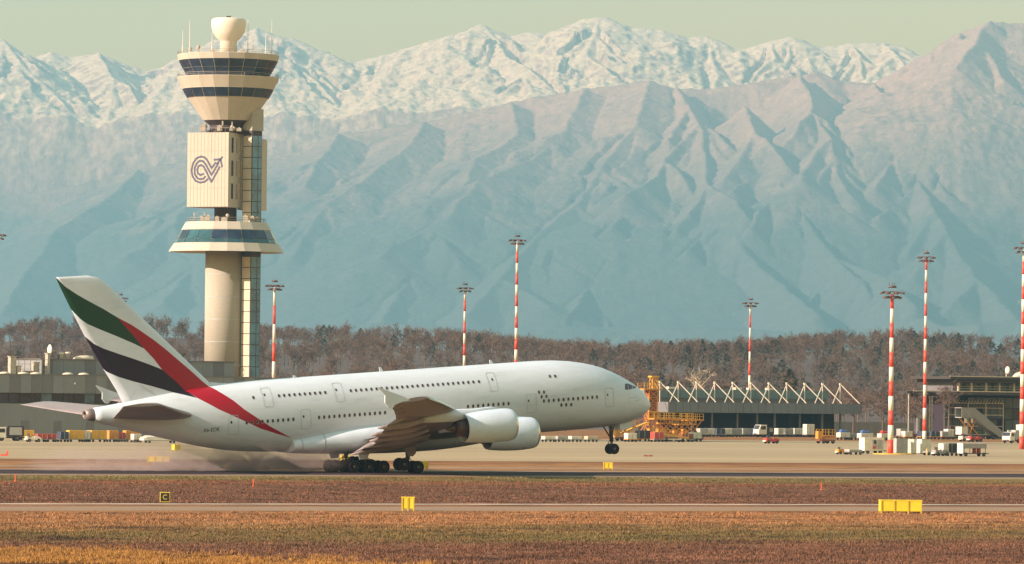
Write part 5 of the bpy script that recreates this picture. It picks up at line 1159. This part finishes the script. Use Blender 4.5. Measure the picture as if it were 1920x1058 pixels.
def truck(px, py, label, cab=V_white, box=V_white, Lx=6.0, h=2.6, rz=None, D=None, tank=False):
    root = vroot("service_truck", px, py, label, "truck", rz, D); w = 2.3
    part(root, "chassis", V_dark, ((-Lx / 2, -0.9, 0.5), (Lx / 2, 0.9, 0.8)))
    q = MB(); q.prism([(-Lx / 2, 0.55), (-Lx / 2 + 1.9, 0.55), (-Lx / 2 + 1.9, 2.5), (-Lx / 2 + 0.45, 2.5), (-Lx / 2, 1.5)], -w / 2, w / 2); cabo = q.build("cab", cab, root, bevel=0.06)
    part(cabo, "side_window", V_win, ((-Lx / 2 + 0.5, -w / 2 - 0.02, 1.55), (-Lx / 2 + 1.6, -w / 2 + 0.01, 2.25))); q = MB(); q.add([(-Lx / 2 + 0.03, -1.0, 1.6), (-Lx / 2 + 0.03, 1.0, 1.6), (-Lx / 2 + 0.41, 1.0, 2.42), (-Lx / 2 + 0.41, -1.0, 2.42)], [(0, 1, 2, 3)]); q.build("windscreen", V_win, cabo, normals=False)
    if tank:
        q = MB(); q.lathe([(0.3, 0.0), (0.85, 0.12), (1.05, 0.5), (1.05, Lx - 2.8), (0.85, Lx - 2.4), (0.3, Lx - 2.3)], 20, (-Lx / 2 + 2.2, 0, 1.95), axis='X'); q.build("tank", box, root)
    else:
        part(root, "cargo_body", box, ((-Lx / 2 + 2.1, -w / 2, 0.85), (Lx / 2, w / 2, 0.85 + h)), bevel=0.04); part(root, "shutter", V_silver, ((-Lx / 2 + 2.5, -w / 2 - 0.03, 1.1), (Lx / 2 - 0.4, -w / 2 - 0.002, 0.6 + h)))
    wheels(root, (-Lx / 2 + 1.0, Lx / 2 - 1.2), w / 2 - 0.15, 0.5); return root
def cabinet(px, py, wx, wy, h, col, label, D=None, rz=None):
    root = vroot("equipment_cabinet", px, py, label, "cabinet", rz, D, "cabinets by the nearest mast"); part(root, "body", col, ((-wx / 2, -wy / 2, 0.1), (wx / 2, wy / 2, h)), bevel=0.02); part(root, "plinth", V_dark, ((-wx / 2 + 0.05, -wy / 2 + 0.05, 0), (wx / 2 - 0.05, wy / 2 - 0.05, 0.1))); part(root, "door", col, ((-wx / 2 + 0.08, -wy / 2 - 0.03, 0.2), (-0.02, -wy / 2 - 0.001, h - 0.1))); part(root, "door", col, ((0.02, -wy / 2 - 0.03, 0.2), (wx / 2 - 0.08, -wy / 2 - 0.001, h - 0.1))); part(root, "lid", V_silver, ((-wx / 2 - 0.04, -wy / 2 - 0.05, h), (wx / 2 + 0.04, wy / 2 + 0.04, h + 0.06)))
# left: trucks, carts and yellow containers under the tail
truck(16, 827, "white high-cab truck at the left edge, beside the service building", Lx=5.2, h=1.9, box=V_dark, rz=20)
truck(86, 822, "cream tanker truck behind the red carts at left", Lx=7.2, tank=True, box=V_tan, rz=24)
dolly(48, 826, 2.9, 1.35, V_yel, "yellow container dolly right behind the white truck at left", rz=22)
dolly(77, 829, 2.0, 0.9, V_red, "red baggage cart at left, the left one of two", rz=22); dolly(95, 829, 2.0, 0.9, V_red, "red baggage cart at left, the right one of two", rz=22)
tug(62, 829, V_white, "white tow tractor pulling the red carts", rz=22)
for px, w_, lab in ((141, 3.6, "yellow cargo container below the tailplane, leftmost of the row"), (181, 4.0, "largest yellow cargo container, second of the row below the tail"), (210, 2.4, "short orange cargo container, third of the row below the tail"), (246, 3.4, "rightmost orange cargo container of the row below the tail")):
    dolly(px, 829, w_ - 0.5, 1.55, V_yel if px < 200 else V_or, lab, rz=27 if px != 181 else 40)
dolly(255, 830, 1.6, 1.0, V_white, "small white cart in front of the rightmost orange container", rz=27)
q = MB(); root = vroot("covered_trailer", 300, 831, "long low white covered trailer under the rear fuselage", "trailer", 27); q.loft([[(x, -1.0, 0.5), (x, 1.0, 0.5), (x, 0.9, z), (x, 0.4, z + 0.25), (x, -0.4, z + 0.25), (x, -0.9, z)] for x, z in ((-3.6, 0.8), (-2.8, 1.1), (0, 1.2), (2.8, 1.0), (3.6, 0.7))], smooth=False); q.build("cover", V_white, root); part(root, "bed", V_grey, ((-3.5, -0.95, 0.38), (3.5, 0.95, 0.49))); wheels(root, (-2.4, 2.4), 0.8, 0.25)
dolly(161, 829, 1.3, 1.5, V_white, "narrow white cart between the two yellow cargo containers", rz=27); dolly(118, 829, 1.8, 1.3, V_navy, "dark blue cart left of the yellow cargo containers", rz=27); dolly(226, 829, 1.5, 1.2, V_red, "red cart between the two orange cargo containers", rz=27); truck(112, 822, "grey van behind the dark blue cart at left", Lx=4.6, h=1.6, box=V_silver, rz=24)
# orange steel work tower and loaders in front of the nose
def lattice(q, x0, x1, y0, y1, z0, z1, n, r=0.07):
    for x in (x0, x1):
        for y in (y0, y1): q.bar((x, y, z0), (x, y, z1), r)
    for k in range(n):
        a, b = z0 + (z1 - z0) * k / n, z0 + (z1 - z0) * (k + 1) / n
        for y in (y0, y1): q.bar((x0, y, a), (x1, y, b), r * 0.7); q.bar((x1, y, a), (x0, y, b), r * 0.7); q.bar((x0, y, b), (x1, y, b), r * 0.7)
        for x in (x0, x1): q.bar((x, y0, a), (x, y1, b), r * 0.7); q.bar((x, y0, b), (x, y1, b), r * 0.7)
DW = 975.0
wt_ = vroot("work_tower", 1220, 826, "tall orange steel work tower with railed platform ahead of the airliner's nose", "work tower", 27, DW)
q = MB(); lattice(q, -0.9, 0.9, -0.9, 0.9, 0.3, 9.5, 7, 0.10); q.build("lattice_column", V_or, wt_)
part(wt_, "cladding", V_brown, ((-0.8, -0.8, 4.0), (0.8, 0.8, 9.6))); part(wt_, "platform", V_or, ((-2.3, -1.4, 9.6), (1.7, 1.4, 9.85)))
q = MB()
for x in (-2.2, -1.5, -0.8, 0.0, 0.8, 1.6):
    for y in (-1.3, 1.3): q.bar((x, y, 9.85), (x, y, 10.95), 0.05)
for z in (10.4, 10.95):
    for y in (-1.3, 1.3): q.bar((-2.2, y, z), (1.6, y, z), 0.05)
q.build("railing", V_yel, wt_)
q = MB(); lattice(q, 0.0, 1.1, -0.6, 0.6, 9.85, 12.0, 2, 0.08); q.box((0.5, 0, 12.15), (1.7, 1.5, 0.3)); q.build("hoist_head", V_yel, wt_)
q = MB(); lattice(q, -3.4, 2.2, -1.5, 1.5, 0.1, 1.0, 1, 0.09); q.bar((-3.2, -1, 1), (-0.8, -0.8, 4.5), 0.1); q.bar((2.1, -1, 1), (0.8, -0.8, 3.5), 0.1); q.build("base_frame", V_or, wt_)
for k in range(5): part(wt_, "landing", V_yel, ((-1.15, -1.15, 1.2 + k * 1.05), (1.15, -0.85, 1.32 + k * 1.05)))
def loader(px, py, label, Lx=5.5, h=3.2, rz=27, D=DW, col=V_or, up=0.6):
    root = vroot("cargo_loader", px, py, label, "cargo loader", rz, D, "orange loaders and lifts on the apron"); q = MB()
    for y in (-1.0, 1.0):
        q.bar((-Lx * 0.4, y, 0.6), (Lx * 0.4, y, h * up), 0.10); q.bar((Lx * 0.4, y, 0.6), (-Lx * 0.4, y, h * up), 0.10)
    q.build("scissor_arms", col, root); part(root, "bed", col, ((-Lx / 2, -1.3, h * up), (Lx / 2, 1.3, h * up + 0.25))); part(root, "chassis", V_brown, ((-Lx / 2, -1.2, 0.45), (Lx / 2, 1.2, 0.75))); q = MB()
    for x in (-Lx / 2 + 0.1, -Lx / 4, 0, Lx / 4, Lx / 2 - 0.1):
        for y in (-1.2, 1.2): q.bar((x, y, h * up + 0.25), (x, y, h * up + 1.3), 0.05)
    for z in (h * up + 0.8, h * up + 1.3):
        for y in (-1.2, 1.2): q.bar((-Lx / 2 + 0.1, y, z), (Lx / 2 - 0.1, y, z), 0.05)
    q.build("railing", V_yel, root); part(root, "operator_cab", col, ((-Lx / 2 - 0.9, -1.2, 0.9), (-Lx / 2 - 0.02, -0.2, 2.3))); wheels(root, (-Lx * 0.35, Lx * 0.35), 1.0, 0.38); return root
def conveyor(px, py, label, D=DW, rz=27, Lx=7.0, z1=3.4):
    root = vroot("belt_loader", px, py, label, "belt loader", rz, D, "orange loaders and lifts on the apron"); q = MB()
    q.add([(-Lx / 2, -0.6, 0.9), (Lx / 2, -0.6, z1), (Lx / 2, 0.6, z1), (-Lx / 2, 0.6, 0.9), (-Lx / 2, -0.6, 0.65), (Lx / 2, -0.6, z1 - 0.25), (Lx / 2, 0.6, z1 - 0.25), (-Lx / 2, 0.6, 0.65)], [(0, 1, 2, 3), (7, 6, 5, 4), (0, 1, 5, 4), (1, 2, 6, 5), (2, 3, 7, 6), (3, 0, 4, 7)]); q.build("belt", V_yel, root)
    q = MB()
    for k in range(8):
        x = -Lx / 2 + Lx * k / 7; z = 0.9 + (z1 - 0.9) * k / 7
        for y in (-0.62, 0.62): q.bar((x, y, z), (x, y, z + 0.85), 0.045)
    for y in (-0.62, 0.62): q.bar((-Lx / 2, y, 1.75), (Lx / 2, y, z1 + 0.85), 0.05)
    q.build("railing", V_or, root); part(root, "chassis", V_white, ((-Lx * 0.4, -0.8, 0.4), (Lx * 0.3, 0.8, 0.64))); q = MB(); q.bar((Lx * 0.2, 0, 0.6), (Lx * 0.35, 0, z1 - 0.5), 0.1); q.build("lift_strut", V_brown, root); wheels(root, (-Lx * 0.3, Lx * 0.2), 0.75, 0.34); return root
conveyor(1180, 826, "yellow belt loader sloping up below the airliner's chin", D=960)
loader(1240, 827, "orange scissor lift just right of the orange work tower", 4.6, 5.4, D=968, up=0.75)
loader(1268, 828, "orange cargo loader in the middle of the orange equipment", 6.0, 5.2, D=985, up=0.8)
loader(1298, 827, "rightmost orange loader, before the dark pier opening", 3.6, 5.4, D=980, up=0.72)
conveyor(1258, 829, "orange belt loader lying low before the loaders", D=965, z1=1.9, rz=207)
dolly(1205, 828, 2.6, 1.5, V_dark, "dark container at the foot of the orange work tower", D=955, chassis=V_or); dolly(1232, 829, 2.2, 1.3, V_red, "red container right of the orange work tower's foot", D=956); dolly(1182, 829, 2.0, 1.1, V_white, "white container under the yellow belt loader", D=952, chassis=V_or)
dolly(1286, 829, 2.6, 1.0, V_brown, "brown red cart before the orange loaders", D=960); dolly(1303, 828, 2.2, 1.2, V_white, "white container under the rightmost orange loader", D=968, chassis=V_dark)
for px, D_, w_, h_, lab in ((1172, 955, 3.2, 3.6, 'orange scissor lift under the airliner\'s chin'), (1252, 975, 3.6, 4.6, 'orange scissor lift behind the low orange belt loader'), (1283, 990, 4.0, 4.4, 'orange lift platform between the two large loaders')): loader(px, 827, lab, w_, h_, D=D_, up=0.7)
# carts seen under the nose, behind the engine
for px, col, lab in ((1028, V_white, "white cart seen just right of the inner engine"), (1052, V_silver, "silver cart second right of the inner engine"), (1078, V_white, "white cart third right of the inner engine"), (1108, V_tan, "tan cart below the airliner's forward belly")): dolly(px, 829, 2.3, 0.55, col, lab, D=965)
# container row along the pier
row = [(1316, 1.9, V_silver, "silver container at the left end of the row before the pier"), (1329, 1.9, V_white, "bright white container, second in the row before the pier"), (1348, 2.2, V_navy, "dark container, third in the row before the pier"), (1363, 1.6, V_white, "narrow white container, fourth in the row before the pier"), (1378, 2.4, V_grey, "grey container, fifth in the row before the pier"), (1398, 2.4, V_silver, "silver slant-cornered container left of the blue one"), (1424, 2.7, V_blue, "blue container at the right end of the first row before the pier"), (1461, 1.7, V_white, "white slant-cornered container left in the second row before the pier"), (1476, 2.0, V_grey, "grey container in the middle of the second row"), (1495, 2.4, V_white, "long white container right in the second row")]
for i, (px, w_, col, lab) in enumerate(row): dolly(px, 819.5, w_, 1.15, col, lab, D=1010, shape="slant" if i in (0, 5, 7) else "box")
truck(1432, 820, "white van with dark body parked under the pier canopy", Lx=3.6, h=1.2, box=V_dark, D=1035)
dolly(1516, 820, 1.9, 2.0, V_white, "tall white container beside the orange scissor table", D=1008)
tug(1446, 832, V_red, "small red tow tractor alone on the apron before the pier", rz=27, s=1.15)
loader(1548, 832, "low orange scissor table on the apron right of the pier's white containers", 2.8, 1.9, D=945, up=0.7)
dolly(1581, 825, 2.3, 0.85, V_white, "white cart with pale blue cover right of the orange scissor table", V_blue, D=985); dolly(1596, 825, 1.6, 0.7, V_grey, "grey cart between two blue-covered carts", D=985)
dolly(1622, 826, 2.8, 0.8, V_white, "white cart heaped with a bright blue tarpaulin", V_blue, D=980); dolly(1658, 826, 2.4, 0.75, V_white, "white cart with red cover left of the nearest mast", V_red, D=980)
# in front: ground power unit, mast cabinets, tractors
root = vroot("power_unit", 1634, 851, "big white box power unit on wheels left of the nearest mast", "power unit", 24); part(root, "housing", V_white, ((-1.9, -1.0, 0.5), (1.9, 1.0, 2.75)), bevel=0.05)
for a, b in ((-0.4, 0.5), (0.65, 1.6)): part(root, "panel", V_silver, ((a, -1.03, 0.8), (b, -1.001, 2.4)))
part(root, "grille", V_dark, ((-0.1, -1.06, 1.7), (0.35, -1.031, 2.3))); part(root, "warning_plate", V_red, ((-0.3, -1.06, 0.9), (0.3, -1.031, 1.3))); part(root, "drawbar", V_dark, ((1.9, -0.1, 0.45), (2.9, 0.1, 0.6))); wheels(root, (-1.2, 1.2), 0.9, 0.33)
tug(1580, 852, V_or, "orange tow tractor at the left of the big white power unit", rz=27, s=0.85); dolly(1600, 853, 2.6, 0.35, V_silver, "low silver flat trailer between the orange tractor and the power unit", rz=27)
cabinet(1688, 851, 2.3, 1.2, 2.6, V_silver, "large grey cabinet right beside the nearest floodlight mast"); cabinet(1709, 851, 1.35, 1.2, 2.5, V_white, "bright cream cabinet, middle one beside the nearest mast", rz=-25); cabinet(1732, 851, 1.9, 1.6, 2.5, V_white, "cream and grey cabinet, right one beside the nearest mast")
root = vroot("gas_bottle", 1738, 852, "small yellow gas bottle leaning before the right cabinet", "gas bottle", 0); q = MB(); q.lathe([(0.15, 0), (0.17, 0.1), (0.17, 0.75), (0.08, 0.9), (0.06, 1.0)], 12); q.build("bottle", V_yel, root)
dolly(1745, 854, 2.2, 0.12, V_silver, "empty flat trailer before the right cabinet", rz=27)
tug(1763, 855, V_grey, "grey tow tractor before the covered cart", rz=27); dolly(1780, 855, 2.6, 1.5, V_dark, "dark covered baggage cart with white front at right", rz=27); dolly(1769, 855, 1.2, 1.5, V_white, "small white box cart left of the dark covered cart", rz=27)
root = vroot("baggage_trailer", 1823, 856, "grey canopied baggage trailer with red barrels underneath", "baggage trailer", 24); part(root, "canopy", V_grey, ((-2.2, -0.95, 1.35), (2.2, 0.95, 2.15)), bevel=0.06); part(root, "end_panel", V_white, ((-2.32, -0.95, 0.5), (-2.21, 0.95, 2.2))); part(root, "bed", V_dark, ((-2.3, -0.9, 0.42), (2.6, 0.9, 0.55)))
for x in (-2.0, 0.0, 2.0):
    for y in (-0.85, 0.85): q = MB(); q.bar((x, y, 0.55), (x, y, 1.4), 0.05); q.build("post", V_dark, root)
wheels(root, (-1.7, 1.7), 0.85, 0.33)
for dx, lab in ((0.35, "red barrel on the canopied trailer, left one"), (1.15, "red barrel on the canopied trailer, right one")):
    g = Vector(root.location) + Vector((math.cos(R_(24)), math.sin(R_(24)), 0)) * dx; q = MB(); q.lathe([(0.3, 0), (0.33, 0.05), (0.31, 0.3), (0.33, 0.35), (0.31, 0.6), (0.33, 0.75), (0.28, 0.8)], 14); o = q.build("barrel", V_red); o.location = (g.x, g.y, 0.56); tag(o, lab, "barrel")
# middle distance right: navy containers, stairs, trucks
for px, col, w_, lab in ((1700, V_white, 1.8, "white cart just right of the nearest mast, further back"), (1731, V_navy, 2.0, "navy container on orange chassis, left of the pair"), (1750, V_navy, 2.2, "navy container on orange chassis, right of the pair"), (1768, V_silver, 1.5, "silver container right of the navy pair")): dolly(px, 824, w_, 1.0, col, lab, D=985, chassis=V_or)
tug(1718, 823, V_brown, "dark red tow tractor left of the navy containers", D=990); dolly(1690, 822, 1.5, 1.3, V_silver, "silver crate cart behind the grey cabinet", D=1000)
truck(1761, 816, "white box truck before the gantry posts of the glass terminal", Lx=4.2, h=1.3, D=1040); dolly(1786, 823, 2.3, 1.9, V_dark, "big dark container left of the passenger stairs", D=990); dolly(1779, 824, 1.5, 1.4, V_white, "white container in front of the big dark one", D=978)
st = vroot("passenger_stairs", 1838, 824, "grey covered passenger stairs truck sloping down to the right", "stairs truck", 27, 985)
st.scale = st.scale * 1.0
q = MB(); q.prism([(-5.0, 5.9), (-2.0, 6.0), (5.2, 0.9), (5.2, 0.5), (3.5, 0.5), (-2.4, 4.2), (-5.0, 4.2)], -1.25, -1.15); q.build("side_panel", V_grey, st); q = MB(); q.prism([(-5.0, 5.9), (-2.0, 6.0), (5.2, 0.9), (5.2, 0.5), (3.5, 0.5), (-2.4, 4.2), (-5.0, 4.2)], 1.15, 1.25); q.build("side_panel", V_grey, st)
for k in range(18): x = -2.2 + k * 0.40; part(st, "step", V_silver, ((x, -1.13, 4.1 - k * 0.205), (x + 0.42, 1.13, 4.2 - k * 0.205)))
part(st, "platform", V_silver, ((-5.0, -1.14, 4.1), (-2.2, 1.14, 4.25))); part(st, "chassis", V_dark, ((-3.5, -0.95, 0.5), (3.4, 0.95, 0.85))); q = MB()
for y in (-0.9, 0.9): q.bar((-4.3, y, 4.1), (-1.0, y, 0.8), 0.11); q.bar((-1.6, y, 3.8), (-3.2, y, 0.8), 0.11)
q.build("lift_struts", V_or, st); part(st, "canopy", V_grey, ((-5.05, -1.26, 5.95), (-2.0, 1.26, 6.1))); part(st, "cab", V_white, ((-4.9, -1.1, 0.9), (-3.6, 1.1, 2.4))); part(st, "lamp_panel", V_white, ((-4.4, -1.30, 3.1), (-3.9, -1.26, 4.0)), ((-2.9, -1.30, 3.1), (-2.5, -1.26, 4.0))); wheels(st, (-2.6, 2.4), 0.95, 0.45)
conveyor(1800, 822, "orange belt loader leaning against the passenger stairs", D=1000, Lx=6.0, z1=4.6)
tug(1828, 829, V_red, "red tow tractor in front of the passenger stairs", D=930); tug(1812, 828, V_white, "white tow tractor left of the red one before the stairs", D=945)
truck(1897, 831, "white service truck between stairs and right edge", Lx=4.6, h=2.1, box=V_silver, rz=50); cabinet(1917, 826, 2.0, 1.5, 3.0, V_white, "white cabinet at the right edge under the cut-off mast", D=985)
# ------------------------------------------------------------------ tyre smoke trailing behind the wheels
def smoke_puff():
    q = MB(); rings = []
    prof = [(-1.2, 0.2, 0.3), (0.0, 0.8, 0.9), (3, 1.2, 1.5), (7, 1.6, 2.3), (12, 1.85, 2.9), (18, 1.9, 3.1), (24, 2.0, 3.3), (32, 1.8, 3.2), (40, 1.3, 2.6), (45, 0.6, 1.2)]
    for a, hh, hw in prof:
        rings.append([A(-(a + 1.0), hw * 1.9 * math.cos(2 * math.pi * k / 20) - 0.5, 0.03 + hh + hh * math.sin(2 * math.pi * k / 20)) for k in range(20)])
    q.loft(rings)
    t = NT("tyre_smoke"); t.t.nodes.remove(t.b); out = t.t.nodes["Material Output"]; v = t.n("ShaderNodeVolumePrincipled")
    v.inputs["Color"].default_value = (0.92, 0.73, 0.73, 1); v.inputs["Anisotropy"].default_value = 0.2
    s, tt, vec = airfield_coords(t); sp = t.n("ShaderNodeSeparateXYZ"); t.l(t.tc.outputs["Object"], sp.inputs[0]); z = sp.outputs[2]
    n = t.noise(1.0, 4.0, rough=0.6, stretch=(0.42, 0.5, 0.62), dist=0.8); big = t.noise(1.0, 1.0, stretch=(0.11, 0.2, 0.25))
    d = t.range(t.math('ADD', t.math('MULTIPLY', n, 0.65), t.math('MULTIPLY', big, 0.35)), 0.42, 0.60)
    along = t.math('MULTIPLY', t.range(s, -45, -16), t.range(s, -5.5, -11.0)); up = t.range(z, 4.2, 0.4); up = t.math('MULTIPLY', up, up); lat = t.range(t.math('ABSOLUTE', t.math('ADD', tt, 0.5)), 5.2, 2.0)
    d = t.math('MULTIPLY', t.math('MULTIPLY', d, along), t.math('MULTIPLY', up, lat)); t.l(t.math('MULTIPLY', d, 1.05), v.inputs["Density"]); t.l(v.outputs[0], out.inputs["Volume"])
    s_ = q.build("tyre_smoke", t.mat); tag(s_, "purple grey tyre smoke trailing along the runway behind the main wheels", "smoke", kind="stuff"); return s_
smoke_puff()
# ------------------------------------------------------------------ haze
def haze_box(density, color):
    mb = MB(); mb.box2((-4600, -250, -60), (4600, 28600, 2600))
    m = bpy.data.materials.new("haze_air"); m.use_nodes = True; nt = m.node_tree; nt.nodes.clear()
    o = nt.nodes.new("ShaderNodeOutputMaterial"); v = nt.nodes.new("ShaderNodeVolumePrincipled")
    v.inputs["Color"].default_value = (*color, 1); v.inputs["Density"].default_value = density; v.inputs["Anisotropy"].default_value = 0.3
    nt.links.new(v.outputs[0], o.inputs["Volume"])
    h = mb.build("haze", m); h["kind"] = "stuff"; h["label"] = "pale blue haze filling the valley air before the mountains"; h["category"] = "haze"
    return h
haze_box(5.2e-5, (0.39, 0.77, 1.0))
